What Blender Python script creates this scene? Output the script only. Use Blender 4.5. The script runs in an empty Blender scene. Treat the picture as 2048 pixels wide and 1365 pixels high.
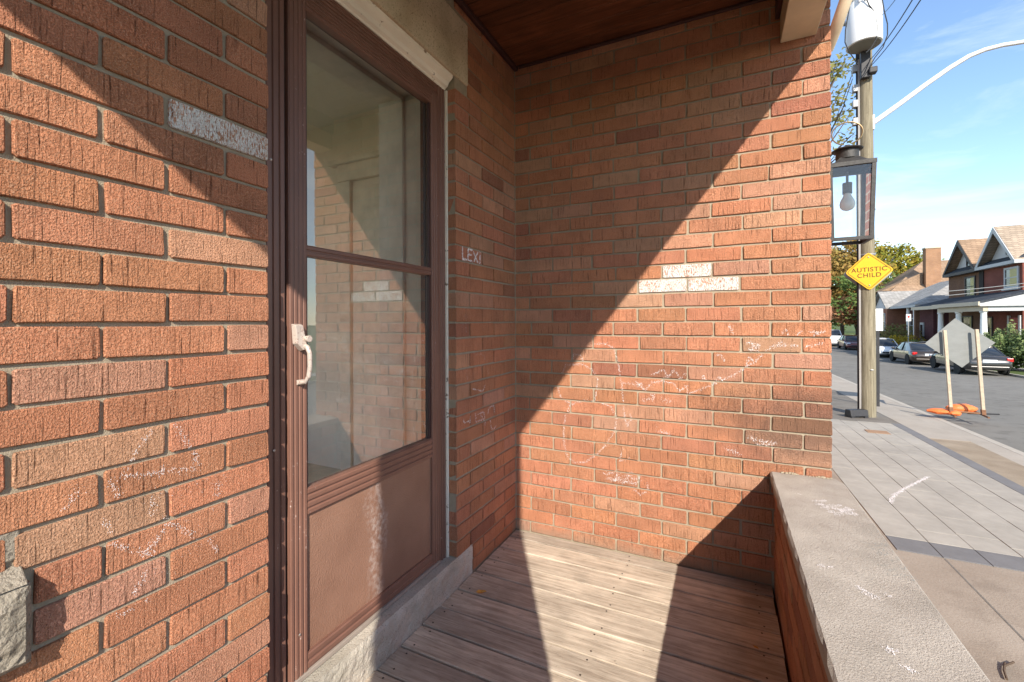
import bpy, bmesh, math, random
from mathutils import Vector, Matrix, noise as mnoise
R = math.radians
sc = bpy.context.scene
col = sc.collection
random.seed(7)

# ------------------------------------------------------------------ camera
CAM = Vector((1.0429, -2.2062, 1.1436)); YAW = .4492; ROLL = -.0035; FPX = 881.1; PYO = -38.13
cam = bpy.data.cameras.new('camera'); camo = bpy.data.objects.new('camera', cam); col.objects.link(camo)
cam.sensor_width = 36; cam.lens = FPX / 2048 * 36; cam.shift_y = PYO / 2048; cam.clip_start = .02; cam.clip_end = 2000
camo.matrix_world = Matrix.Translation(CAM) @ Matrix.Rotation(YAW, 4, 'Z') @ Matrix.Rotation(R(90), 4, 'X') @ Matrix.Rotation(ROLL, 4, 'Z')
sc.camera = camo

# ------------------------------------------------------------------ world, sun, exposure
SUN = Vector((.578, -1, .746)).normalized()          # towards the sun
EL = math.asin(SUN.z); ROT = math.atan2(SUN.x, SUN.y)
w = bpy.data.worlds.new('World'); sc.world = w; w.use_nodes = True
nt = w.node_tree; nt.nodes.clear()
def wn(t): return nt.nodes.new(t)
sky = wn('ShaderNodeTexSky'); sky.sky_type = 'NISHITA'; sky.sun_disc = False
sky.sun_elevation = EL; sky.sun_rotation = ROT; sky.air_density = 1.0; sky.dust_density = .1; sky.ozone_density = 2.6
tcw = wn('ShaderNodeTexCoord'); mpw = wn('ShaderNodeMapping'); mpw.inputs['Scale'].default_value = (1.0, 1.6, 4.2)
mpw.inputs['Rotation'].default_value = (.25, .15, .5)
nzw = wn('ShaderNodeTexNoise'); nzw.inputs['Scale'].default_value = 2.1; nzw.inputs['Detail'].default_value = 7; nzw.inputs['Roughness'].default_value = .58
nzw.inputs['Distortion'].default_value = .5
rpw = wn('ShaderNodeValToRGB'); rpw.color_ramp.elements[0].position = .43; rpw.color_ramp.elements[1].position = .76
rpw.color_ramp.elements[0].color = (0, 0, 0, 1); rpw.color_ramp.elements[1].color = (.7, .7, .7, 1)
mxw = wn('ShaderNodeMix'); mxw.data_type = 'RGBA'; mxw.inputs['B'].default_value = (5.0, 5.3, 5.6, 1)
bgw = wn('ShaderNodeBackground'); bgw.inputs['Strength'].default_value = .140; outw = wn('ShaderNodeOutputWorld')
nt.links.new(tcw.outputs['Generated'], mpw.inputs['Vector']); nt.links.new(mpw.outputs['Vector'], nzw.inputs['Vector'])
nt.links.new(nzw.outputs['Fac'], rpw.inputs['Fac']); nt.links.new(rpw.outputs['Color'], mxw.inputs['Factor'])
nt.links.new(sky.outputs['Color'], mxw.inputs['A']); nt.links.new(mxw.outputs['Result'], bgw.inputs['Color'])
nt.links.new(bgw.outputs['Background'], outw.inputs['Surface'])
sl = bpy.data.lights.new('sun', 'SUN'); sl.energy = 3.9; sl.angle = R(.53); sl.color = (1, .93, .82)
so = bpy.data.objects.new('sun', sl); col.objects.link(so); so.rotation_euler = (-SUN).to_track_quat('-Z', 'Y').to_euler(); so.location = (8, -14, 12)
sc.view_settings.view_transform = 'Standard'; sc.view_settings.look = 'None'; sc.view_settings.exposure = 1.10; sc.view_settings.gamma = 1
sc.view_settings.use_curve_mapping = False
sc.cycles.use_denoising = True; sc.cycles.max_bounces = 14; sc.cycles.diffuse_bounces = 8; sc.cycles.glossy_bounces = 5
sc.cycles.transparent_max_bounces = 24; sc.cycles.caustics_reflective = False; sc.cycles.caustics_refractive = False; sc.cycles.sample_clamp_indirect = 10

# ------------------------------------------------------------------ picture -> place helpers (layout measured on known planes)
fw = Vector((-math.sin(YAW), math.cos(YAW), 0)); _r = Vector((math.cos(YAW), math.sin(YAW), 0)); _u = Vector((0, 0, 1))
rt = _r * math.cos(ROLL) + _u * math.sin(ROLL); up = -_r * math.sin(ROLL) + _u * math.cos(ROLL)
def ray(x, y): return fw + rt * ((x - 1024) / FPX) - up * ((y - 682.5 - PYO) / FPX)
def un(x, y, ax, v):
    d = ray(x, y); return CAM + d * ((v - CAM[ax]) / d[ax])
def at(x, y, D): return CAM + ray(x, y) * D
def zg(y): return -.742 - .025 * max(-30, min(y, 40))

# ------------------------------------------------------------------ material helpers
class Mat:
    def __init__(s, name, rough=.8, spec=.3, metal=0.):
        s.m = bpy.data.materials.new(name); s.m.use_nodes = True; s.t = s.m.node_tree
        s.b = s.t.nodes['Principled BSDF']; s.out = s.t.nodes['Material Output']
        s.b.inputs['Roughness'].default_value = rough; s.b.inputs['Specular IOR Level'].default_value = spec
        s.b.inputs['Metallic'].default_value = metal
    def n(s, t, **k):
        x = s.t.nodes.new(t)
        for a, v in k.items():
            if hasattr(x, a) and a not in x.inputs: setattr(x, a, v)
            else: x.inputs[a].default_value = v
        return x
    def l(s, a, b): s.t.links.new(a, b); return s
    def pos(s, scale=(1, 1, 1), rot=(0, 0, 0), obj=False, loc=(0, 0, 0)):
        if obj: c = s.n('ShaderNodeTexCoord').outputs['Object']
        else: c = s.n('ShaderNodeNewGeometry').outputs['Position']
        m = s.n('ShaderNodeMapping'); m.inputs['Scale'].default_value = scale; m.inputs['Rotation'].default_value = rot; m.inputs['Location'].default_value = loc
        s.l(c, m.inputs['Vector']); return m.outputs['Vector']
    def noise(s, vec, scale, detail=4, rough=.55, dist=0):
        x = s.n('ShaderNodeTexNoise'); x.inputs['Scale'].default_value = scale; x.inputs['Detail'].default_value = detail
        x.inputs['Roughness'].default_value = rough; x.inputs['Distortion'].default_value = dist
        s.l(vec, x.inputs['Vector']); return x.outputs['Fac']
    def ramp(s, fac, stops):
        x = s.n('ShaderNodeValToRGB'); e = x.color_ramp.elements
        while len(e) < len(stops): e.new(.5)
        for i, (p, c) in enumerate(stops):
            e[i].position = p; e[i].color = (c, c, c, 1) if isinstance(c, (int, float)) else tuple(c) + (1,)
        s.l(fac, x.inputs['Fac']); return x.outputs['Color']
    def mix(s, f, a, b, mode='MIX'):
        x = s.n('ShaderNodeMix'); x.data_type = 'RGBA'; x.blend_type = mode
        for v, k in ((f, 'Factor'), (a, 'A'), (b, 'B')):
            if isinstance(v, (int, float)): x.inputs[k].default_value = v if k == 'Factor' else (v, v, v, 1)
            elif isinstance(v, tuple): x.inputs[k].default_value = v + (1,)
            else: s.l(v, x.inputs[k])
        return x.outputs['Result']
    def math(s, op, a, b=0.):
        x = s.n('ShaderNodeMath'); x.operation = op
        for i, v in enumerate((a, b)):
            if isinstance(v, (int, float)): x.inputs[i].default_value = v
            else: s.l(v, x.inputs[i])
        return x.outputs[0]
    def bump(s, h, dist=.002, strength=1.):
        x = s.n('ShaderNodeBump'); x.inputs['Distance'].default_value = dist; x.inputs['Strength'].default_value = strength
        s.l(h, x.inputs['Height']); s.l(x.outputs['Normal'], s.b.inputs['Normal']); return s
    def color(s, c):
        if isinstance(c, tuple): s.b.inputs['Base Color'].default_value = c + (1,)
        else: s.l(c, s.b.inputs['Base Color'])
        return s

def sv(c, k): return tuple(x * k for x in c)
def varied(name, c, rough=.8, amt=.25, scale=8, bump=0, bscale=60, spec=.3, metal=0, obj=False, stretch=(1, 1, 1)):
    m = Mat(name, rough, spec, metal); p = m.pos(stretch, obj=obj)
    n1 = m.noise(p, scale, 5); n2 = m.noise(p, scale * 6.3, 4)
    f = m.math('ADD', m.math('MULTIPLY', n1, .65), m.math('MULTIPLY', n2, .35))
    m.color(m.ramp(f, [(.3, sv(c, 1 - amt)), (.7, sv(c, 1 + amt))]))
    if bump: m.bump(m.noise(p, bscale, 5), bump)
    return m.m

# rug-faced brick: per-object tint, vertical combed grooves, torn skin
def brick_material(name, painted=False):
    m = Mat(name, .88, .18)
    oi = m.n('ShaderNodeObjectInfo')
    pg = m.pos((1, 1, .045)); groove = m.noise(pg, 235, 3, .6)
    pt = m.pos((1, 1, .8)); torn = m.noise(pt, 330, 3, .6); fine = m.noise(pt, 900, 2)
    mask = m.noise(m.pos((1, 1, .3)), 42, 3)
    g = m.ramp(groove, [(.30, 0.), (.42, .85), (.6, 1.)])
    tn = m.ramp(torn, [(.30, 0.), (.56, 1.)])
    h = m.math('ADD', m.math('MULTIPLY', g, .55), m.math('MULTIPLY', tn, .5))
    h = m.math('ADD', h, m.math('MULTIPLY', fine, .15))
    big = m.noise(m.pos(), 9, 4)
    c = m.mix(1., oi.outputs['Color'], m.ramp(big, [(.3, (.84, .82, .8)), (.7, (1.14, 1.12, 1.1))]), 'MULTIPLY')
    c = m.mix(1., c, m.ramp(g, [(0., (.36, .32, .30)), (.6, (.95, .95, .95)), (1., (1.06, 1.06, 1.06))]), 'MULTIPLY')  # grooves darkened in the colour, for dirt and for their own shadow
    # pale flecks painted in as sunlight catching on the ridges
    bl = m.math('MULTIPLY', m.ramp(m.noise(m.pos(), 520, 3), [(.53, 0.), (.69, 1.)]), .46)
    c = m.mix(bl, c, (.66, .48, .335))
    # soot stain, low at the outer end of the side wall
    p = m.pos(); sx = m.n('ShaderNodeSeparateXYZ'); m.l(p, sx.inputs[0])
    dx = m.math('MULTIPLY', m.math('SUBTRACT', sx.outputs['X'], 1.38), 1.9)
    dz = m.math('MULTIPLY', m.math('SUBTRACT', sx.outputs['Z'], .70), 4.2)
    d = m.math('SQRT', m.math('ADD', m.math('MULTIPLY', dx, dx), m.math('MULTIPLY', dz, dz)))
    d = m.math('ADD', d, m.math('MULTIPLY', m.math('SUBTRACT', m.noise(p, 14, 5), .5), .9))
    st = m.ramp(d, [(.30, .62), (1.15, 0.)])
    y0 = m.math('GREATER_THAN', sx.outputs['Y'], -.05)
    c = m.mix(m.math('MULTIPLY', st, y0), c, (.085, .06, .05))
    # grey foot of dirt above the deck
    ft = m.math('MULTIPLY', m.ramp(m.math('ADD', sx.outputs['Z'], m.math('MULTIPLY', m.noise(p, 25, 3), .08)), [(.045, .55), (.11, 0.)]), y0)
    c = m.mix(ft, c, (.36, .27, .2))
    if painted:
        pm = m.noise(m.pos((1, 1, .25)), 420, 3, .65)
        pm = m.math('ADD', pm, m.math('MULTIPLY', m.noise(m.pos(), 16, 3), .28))
        c = m.mix(m.ramp(pm, [(.575, 0.), (.63, 1.)]), c, (.86, .84, .79))
    c = m.mix(1., c, m.ramp(tn, [(0., (.72, .70, .68)), (.5, (1., 1., 1.))]), 'MULTIPLY')
    m.color(c); m.bump(h, .0060, 1.)
    return m.m
BRICK = brick_material('rug_brick'); BRICKP = brick_material('painted_rug_brick', True)

def mortar_material():
    m = Mat('mortar', .95, .1); p = m.pos()
    f = m.noise(p, 30, 6); g = m.noise(p, 380, 4)
    c = m.mix(g, m.ramp(f, [(.3, (.27, .22, .155)), (.7, (.41, .34, .25))]), (.335, .275, .20))
    m.color(c).bump(g, .002, .9); return m.m
MORTAR = mortar_material()

def stone_material(name, a, b, bs=.004, sc_=120):
    m = Mat(name, .92, .15); p = m.pos()
    f = m.noise(p, 7, 7, .6); g = m.noise(p, sc_, 6, .65); s = m.noise(p, sc_ * 2.6, 4, .65); bl = m.noise(p, 2.6, 5, .6)
    c = m.ramp(f, [(.32, a), (.68, b)])
    c = m.mix(m.ramp(s, [(.33, .8), (.44, 0.)]), c, sv(a, .35)); c = m.mix(m.ramp(s, [(.62, 0.), (.75, .4)]), c, sv(b, 1.25))
    c = m.mix(m.ramp(bl, [(.50, 0.), (.68, .5)]), c, tuple(x * y for x, y in zip(a, (.62, .66, .66))))
    m.color(c); m.bump(m.math('ADD', g, m.math('MULTIPLY', s, .8)), bs); return m.m
CONC = stone_material('coping_concrete', (.36, .305, .255), (.49, .425, .36), .0035, 160)
STONE = stone_material('cut_stone', (.42, .37, .30), (.60, .54, .46), .004, 90)
SILLST = stone_material('rock_faced_sill_stone', (.235, .20, .155), (.39, .34, .275), .006, 70)
LINTEL = stone_material('lintel_stone', (.48, .38, .26), (.64, .53, .39), .0015, 60)

def wood_material(name, a, b, scale=1, rough=.75, spec=.25, axis='x', bumpd=.0012, coat=0):
    m = Mat(name, rough, spec); oi = m.n('ShaderNodeObjectInfo')
    st = {'x': (1, 16, 16), 'y': (16, 1, 16)}[axis]
    geo = m.n('ShaderNodeNewGeometry'); cx = m.n('ShaderNodeCombineXYZ')
    for i in range(3): m.l(m.math('MULTIPLY', oi.outputs['Random'], 13.7 + 5 * i), cx.inputs[i])
    va = m.n('ShaderNodeVectorMath'); va.operation = 'ADD'; m.l(geo.outputs['Position'], va.inputs[0]); m.l(cx.outputs[0], va.inputs[1])
    mp = m.n('ShaderNodeMapping'); mp.inputs['Scale'].default_value = st; m.l(va.outputs[0], mp.inputs['Vector'])
    gr = m.noise(mp.outputs[0], 4 * scale, 6, .65, .6); big = m.noise(va.outputs[0], 6, 4); fi = m.noise(mp.outputs[0], 15 * scale, 5, .65)
    c = m.ramp(gr, [(.28, a), (.68, b)])
    c = m.mix(1., c, m.ramp(big, [(.3, .74), (.7, 1.16)]), 'MULTIPLY')
    c = m.mix(1., c, m.ramp(oi.outputs['Random'], [(0., (.80, .79, .78)), (1., (1.12, 1.1, 1.06))]), 'MULTIPLY')
    c = m.mix(m.ramp(fi, [(.32, .65), (.42, 0.)]), c, sv(a, .35))
    m.color(c); m.bump(m.math('ADD', gr, m.math('MULTIPLY', fi, .7)), bumpd)
    if coat: m.b.inputs['Coat Weight'].default_value = coat; m.b.inputs['Coat Roughness'].default_value = .25
    return m.m
DECK = wood_material('deck_wood', (.30, .24, .185), (.60, .515, .42), bumpd=.0014)
CEIL = wood_material('stained_ceiling_wood', (.062, .021, .011), (.185, .064, .031), rough=.4, spec=.4, bumpd=.0006)

def paint(name, c, chips=None, rough=.5, spec=.4, scale=70, thr=.70, streak=(1, 1, 1), amt=.12):
    m = Mat(name, rough, spec); p = m.pos(streak)
    f = m.noise(p, 10, 5); cc = m.ramp(f, [(.3, sv(c, 1 - amt)), (.7, sv(c, 1 + amt))])
    if chips:
        ch = m.math('ADD', m.math('MULTIPLY', m.noise(p, scale, 5, .7), .75), m.math('MULTIPLY', m.noise(p, 5, 3), .25))
        cc = m.mix(m.ramp(ch, [(thr - .02, 0.), (thr + .02, 1.)]), cc, chips)
    m.color(cc); m.bump(m.noise(p, 200, 3), .0004); return m.m
BROWN = paint('brown_aluminium', (.185, .092, .066), (.60, .47, .42), .42, .45, 95, .665, (1, 1, .5))
BROWND = paint('dark_brown_trim', (.055, .022, .020), None, .5, .4)
CREAM = paint('cream_paint', (.62, .50, .345), (.30, .22, .15), .6, .3, 60, .70)
PEEL = paint('peeling_white_paint', (.82, .74, .62), (.26, .19, .13), .6, .3, 38, .60, (1, .55, 1))
WHITE = paint('white_paint', (.78, .76, .72), None, .5, .35)
JAMB = paint('interior_white', (.86, .75, .65), (.45, .40, .33), .5, .35, 60, .72)
ROOMW = varied('room_plaster', (.90, .79, .70), .9, .05, 3)
ROOMC = varied('room_ceiling', (.90, .81, .73), .9, .04, 3)
ROOMF = varied('room_floor', (.72, .64, .52), .5, .2, 5)

def kick_material():
    m = Mat('embossed_kick_panel', .45, .4); p = m.pos()
    v = m.n('ShaderNodeTexVoronoi'); v.inputs['Scale'].default_value = 230; m.l(p, v.inputs['Vector'])
    c = m.ramp(m.noise(p, 6, 4), [(.3, (.22, .115, .076)), (.7, (.29, .158, .106))])
    ch = m.noise(p, 170, 3, .6); c = m.mix(m.ramp(ch, [(.70, 0.), (.74, .8)]), c, (.5, .42, .36))
    # vertical chalk smear
    sx = m.n('ShaderNodeSeparateXYZ'); m.l(p, sx.inputs[0])
    dy = m.math('ABSOLUTE', m.math('ADD', m.math('ADD', sx.outputs['Y'], 1.03), m.math('MULTIPLY', m.math('SUBTRACT', m.noise(m.pos((1, 1, .35)), 16, 4), .5), .16)))
    sm = m.math('MULTIPLY', m.ramp(dy, [(.006, .5), (.05, 0.)]), m.ramp(m.noise(p, 60, 4), [(.4, 0.), (.62, 1.)]))
    c = m.mix(sm, c, (.55, .46, .41))
    m.color(c); m.bump(v.outputs['Distance'], .0013, .8); return m.m
KICK = kick_material()

def glass_material(name, tint=(.97, .97, .96), refl=1.6, rough=0.0, dirt=0.):
    m = Mat(name); t = m.t
    tr = m.n('ShaderNodeBsdfTransparent'); tr.inputs['Color'].default_value = tint + (1,)
    gl = m.n('ShaderNodeBsdfGlossy'); gl.inputs['Roughness'].default_value = rough; gl.inputs['Color'].default_value = (1, 1, 1, 1)
    fr = m.n('ShaderNodeFresnel'); fr.inputs['IOR'].default_value = 1.52
    f = m.math('MINIMUM', m.math('MULTIPLY', fr.outputs[0], refl), 1.)
    mx = m.n('ShaderNodeMixShader'); m.l(f, mx.inputs[0]); m.l(tr.outputs[0], mx.inputs[1]); m.l(gl.outputs[0], mx.inputs[2])
    last = mx.outputs[0]
    if dirt:
        df = m.n('ShaderNodeBsdfDiffuse'); df.inputs['Color'].default_value = (.62, .58, .52, 1)
        p = m.pos(); a = m.noise(p, 7, 6, .65); b = m.noise(m.pos((1, 1, .6)), 130, 4, .7)
        k = m.math('ADD', m.math('MULTIPLY', m.ramp(a, [(.38, .25), (.75, 1.)]), dirt), m.math('MULTIPLY', m.ramp(b, [(.67, 0.), (.74, 1.)]), dirt * 2.2))
        m2 = m.n('ShaderNodeMixShader'); m.l(k, m2.inputs[0]); m.l(last, m2.inputs[1]); m.l(df.outputs[0], m2.inputs[2]); last = m2.outputs[0]
    m.l(last, m.out.inputs['Surface']); return m.m
GLASS = glass_material('door_glass', refl=3.7, dirt=.05)
WGLASS = glass_material('window_glass', refl=1.6)
WGLASS2 = glass_material('added_window_glass', refl=1.2)
LGLASS = glass_material('lantern_glass', refl=1.5, dirt=.05)

# ------------------------------------------------------------------ geometry helpers
class MB:
    def __init__(s): s.v = []; s.f = []; s.mi = []
    def add(s, vs, fs):
        o = len(s.v); s.v += [tuple(v) for v in vs]; s.f += [tuple(i + o for i in f) for f in fs]; return s
    def box(s, x0, x1, y0, y1, z0, z1):
        return s.add([(x0, y0, z0), (x1, y0, z0), (x1, y1, z0), (x0, y1, z0), (x0, y0, z1), (x1, y0, z1), (x1, y1, z1), (x0, y1, z1)],
                     [(0, 3, 2, 1), (4, 5, 6, 7), (0, 1, 5, 4), (1, 2, 6, 5), (2, 3, 7, 6), (3, 0, 4, 7)])
    def tube(s, pts, rad, n=8, cap=True):
        pts = [Vector(p) for p in pts]; rr = rad if isinstance(rad, (list, tuple)) else [rad] * len(pts)
        vs = []; fs = []; prev = None
        for i, p in enumerate(pts):
            t = (pts[min(i + 1, len(pts) - 1)] - pts[max(i - 1, 0)]).normalized()
            if prev is None: a = t.orthogonal().normalized()
            else:
                a = prev - t * prev.dot(t); a = a.normalized() if a.length > 1e-6 else t.orthogonal().normalized()
            prev = a; b = t.cross(a)
            for k in range(n):
                an = 2 * math.pi * k / n; vs.append(p + (a * math.cos(an) + b * math.sin(an)) * rr[i])
        for i in range(len(pts) - 1):
            for k in range(n):
                fs.append((i * n + k, i * n + (k + 1) % n, (i + 1) * n + (k + 1) % n, (i + 1) * n + k))
        if cap: fs.append(tuple(range(n - 1, -1, -1))); fs.append(tuple(range((len(pts) - 1) * n, len(pts) * n)))
        return s.add(vs, fs)
    def lathe(s, prof, c=(0, 0, 0), n=16, cap=True, axis='z'):
        vs = []; fs = []
        for r_, z in prof:
            for k in range(n):
                a = 2 * math.pi * k / n
                if axis == 'z': vs.append((c[0] + r_ * math.cos(a), c[1] + r_ * math.sin(a), c[2] + z))
                else: vs.append((c[0] + z, c[1] + r_ * math.cos(a), c[2] + r_ * math.sin(a)))
        for i in range(len(prof) - 1):
            for k in range(n): fs.append((i * n + k, i * n + (k + 1) % n, (i + 1) * n + (k + 1) % n, (i + 1) * n + k))
        if cap: fs.append(tuple(range(n - 1, -1, -1))); fs.append(tuple(range((len(prof) - 1) * n, len(prof) * n)))
        return s.add(vs, fs)
    def prism(s, poly, d):           # poly: list of 3d pts (ccw seen from -d), extruded by vector d
        n = len(poly); d = Vector(d); a = [Vector(p) for p in poly]; b = [p + d for p in a]
        return s.add(a + b, [tuple(range(n))[::-1], tuple(range(n, 2 * n))] + [(i, (i + 1) % n, n + (i + 1) % n, n + i) for i in range(n)])
    def mesh(s, name):
        me = bpy.data.meshes.new(name); me.from_pydata(s.v, [], s.f); me.validate(); me.update(); return me
    def build(s, name, mat=None, parent=None, bevel=0, smooth=False, loc=None):
        me = s.mesh(name)
        bm = bmesh.new(); bm.from_mesh(me)
        if bevel:
            bmesh.ops.remove_doubles(bm, verts=bm.verts, dist=1e-5)
            bmesh.ops.bevel(bm, geom=[e for e in bm.edges], offset=bevel, segments=2, affect='EDGES', profile=.5)
        bmesh.ops.recalc_face_normals(bm, faces=bm.faces)
        bm.to_mesh(me); bm.free()
        if smooth:
            for p in me.polygons: p.use_smooth = True
            try: me.set_sharp_from_angle(angle=R(40))
            except Exception: pass
        return link(name, me, mat, parent, loc)
def link(name, me, mat=None, parent=None, loc=None):
    o = bpy.data.objects.new(name, me); col.objects.link(o)
    if mat is not None and not me.materials: me.materials.append(mat)
    if parent is not None: o.parent = parent
    if loc is not None: o.location = loc
    return o
def tag(o, label=None, cat=None, group=None, kind=None):
    if label: o['label'] = label
    if cat: o['category'] = cat
    if group: o['group'] = group
    if kind: o['kind'] = kind
    return o
def empty(name, loc=(0, 0, 0), rz=0):
    o = bpy.data.objects.new(name, None); col.objects.link(o); o.location = loc; o.rotation_euler = (0, 0, rz); o.empty_display_size = .1; return o
def box(name, mat, parent, *b, bevel=0): return MB().box(*b).build(name, mat, parent, bevel)

# ------------------------------------------------------------------ bricks
P_ = .068; Z0 = .054; MJ = .0084
_bm = {}
def brick_mesh(L, H, D=.1, var=0):
    key = (round(L, 3), round(H, 3), round(D, 3), var)
    if key in _bm: return _bm[key]
    rd = random.Random(hash(key) & 0xffff); j = lambda a=.0011: rd.uniform(-a, a)
    hx, hz = L / 2, H / 2; c = .0035 if L > .05 else .002
    ol = [(-hx, -hz + c), (-hx + c, -hz), (0, -hz), (hx - c, -hz), (hx, -hz + c), (hx, hz - c), (hx - c, hz), (0, hz), (-hx + c, hz), (-hx, hz - c)]
    ol = [(x + j(), z + j()) for x, z in ol]; n = len(ol); e = .0019
    ins = [(x * (1 - e / hx), z * (1 - e / hz)) for x, z in ol]
    vs = [(x, D, z) for x, z in ol] + [(x, .0022 + j(.0005), z) for x, z in ol] + [(x, j(.0004), z) for x, z in ins]
    fs = []
    for i in range(n):
        k = (i + 1) % n
        fs += [(i, k, n + k, n + i), (n + i, n + k, 2 * n + k, 2 * n + i)]
    fs.append(tuple(range(2 * n, 3 * n)))
    me = bpy.data.meshes.new('brick'); me.from_pydata(vs, [], fs); me.update(); _bm[key] = me; return me
def tint(rd, dark=.12):
    t = rd.random(); v = rd.uniform(.91, 1.09)
    if t < dark: c = (.36, .145, .090)
    elif t < dark + .15: c = (.51, .262, .165)
    else: c = (.49, .208, .116)
    return tuple(min(1, x * v * rd.uniform(.95, 1.05)) for x in c) + (1,)
rb = random.Random(3)
def brick(parent, kind, u0, u1, z0, z1, plane, mat=None, depth=.1, dark=.12, colr=None, jit=.0016):
    """kind 'y': wall facing -Y at y=plane (u = x); 'x': facing +X at x=plane (u = y); 'mx': facing -X"""
    L = u1 - u0 - MJ; H = z1 - z0 - MJ
    L += rb.uniform(-.002, .002)
    me = brick_mesh(L, H, depth, rb.randrange(5))
    o = bpy.data.objects.new('brick', me); col.objects.link(o); o.parent = parent
    uc, zc = (u0 + u1) / 2 + rb.uniform(-.0012, .0012), (z0 + z1) / 2 + rb.uniform(-.001, .001); pj = rb.uniform(-jit, jit)
    if kind == 'y': o.location = (uc, plane + pj, zc); ry = 0
    elif kind == 'x': o.location = (plane + pj, uc, zc); ry = R(90)
    else: o.location = (plane + pj, uc, zc); ry = R(-90)
    o.rotation_euler = (rb.uniform(-.006, .006), rb.uniform(-.004, .004), ry + rb.uniform(-.004, .004))
    if not me.materials: me.materials.append(BRICK)
    if mat: o.material_slots[0].link = 'OBJECT'; o.material_slots[0].material = mat
    o.color = colr or tint(rb, dark); return o

# ================================================================== SETTING: ground, street
def strip(name, x0, x1, y0, y1, dz, mat, th=.0, parent=None, kind='structure'):
    ys = [y0] + [y for y in (40,) if y0 < y < y1] + [y1]
    m = MB()
    for a, b in zip(ys[:-1], ys[1:]):
        if th:
            m.add([(x0, a, zg(a) + dz - th), (x1, a, zg(a) + dz - th), (x1, b, zg(b) + dz - th), (x0, b, zg(b) + dz - th),
                   (x0, a, zg(a) + dz), (x1, a, zg(a) + dz), (x1, b, zg(b) + dz), (x0, b, zg(b) + dz)],
                  [(0, 3, 2, 1), (4, 5, 6, 7), (0, 1, 5, 4), (1, 2, 6, 5), (2, 3, 7, 6), (3, 0, 4, 7)])
        else: m.add([(x0, a, zg(a) + dz), (x1, a, zg(a) + dz), (x1, b, zg(b) + dz), (x0, b, zg(b) + dz)], [(0, 1, 2, 3)])
    o = m.build(name, mat, parent)
    if parent is None and kind: o['kind'] = kind
    return o
def ground_mat(name, a, b, s1=1.2, s2=60, bump=.004, rough=.95, extra=None):
    m = Mat(name, rough, .2); p = m.pos()
    f = m.noise(p, s1, 7, .65); g = m.noise(p, s2, 5, .6); h = m.noise(p, s2 * 6, 3)
    c = m.ramp(f, [(.3, a), (.7, b)]); c = m.mix(m.ramp(g, [(.3, .35), (.5, 0.)]), c, sv(a, .6)); c = m.mix(m.ramp(h, [(.6, 0.), (.75, .35)]), c, sv(b, 1.3))
    if extra: c = m.mix(m.ramp(m.noise(p, 3.1, 6), [(.52, 0.), (.66, .6)]), c, extra)
    m.color(c); m.bump(g, bump); return m.m
LAWN = ground_mat('lawn', (.05, .075, .02), (.11, .14, .04), .8, 40, .02)
ASPH = ground_mat('asphalt', (.15, .139, .122), (.20, .187, .166), .35, 90, .004, extra=(.105, .098, .088))
DASPH = ground_mat('old_asphalt_strip', (.13, .115, .10), (.20, .18, .155), 1.6, 90, .005)
BCONC = ground_mat('boulevard_concrete', (.28, .245, .205), (.37, .325, .275), .9, 70, .002)
BROWNC = ground_mat('worn_brown_concrete', (.25, .20, .155), (.34, .285, .23), 1.3, 80, .003, extra=(.20, .16, .125))
PAVER = varied('grey_paver', (.315, .288, .248), .85, .20, 1.7, .0012, 160)
DPAVER = varied('charcoal_paver', (.15, .145, .145), .85, .14, 5, .0012, 160)
GRAVELT = ground_mat('gravel_strip', (.22, .17, .12), (.33, .27, .20), 2., 120, .006)

ROADX0, ROADX1 = 5.8, 13.9
strip('ground', -150, 400, -60, 600, -.20, LAWN)
strip('road', ROADX0, ROADX1, -60, 300, -.10, ASPH, .05)
strip('boulevard', 4.86, 5.66, -60, 300, .0, BCONC, .09)
strip('kerb', 5.66, 5.8, -60, 300, .003, varied('kerb_concrete', (.36, .32, .27), .9, .12, 3, .002, 90), .2)
strip('kerb', 13.9, 14.05, -60, 300, .003, varied('far_kerb_concrete', (.36, .33, .29), .9, .12, 3), .2)
strip('lawn', 14.05, 60, -60, 300, .0, LAWN, .1)
strip('footpath', 15.35, 16.4, -60, 300, .008, varied('far_path_concrete', (.40, .37, .33), .9, .1, 2), .05)
strip('asphalt_strip', 4.30, 4.86, -60, 8.05, -.004, GRAVELT, .08)
strip('boulevard', 4.30, 4.86, 8.05, 300, .001, BCONC, .09)
strip('path', 1.2, 4.12, -8, 2.60, -.006, BROWNC, .1)
strip('path', 1.2, 2.36, 2.60, 9.36, -.006, BROWNC, .1)
strip('asphalt_strip', 1.2, 4.30, 9.36, 15.5, -.004, DASPH, .08)
strip('sidewalk', 1.2, 4.30, 15.5, 300, .0, BCONC, .09)
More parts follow.
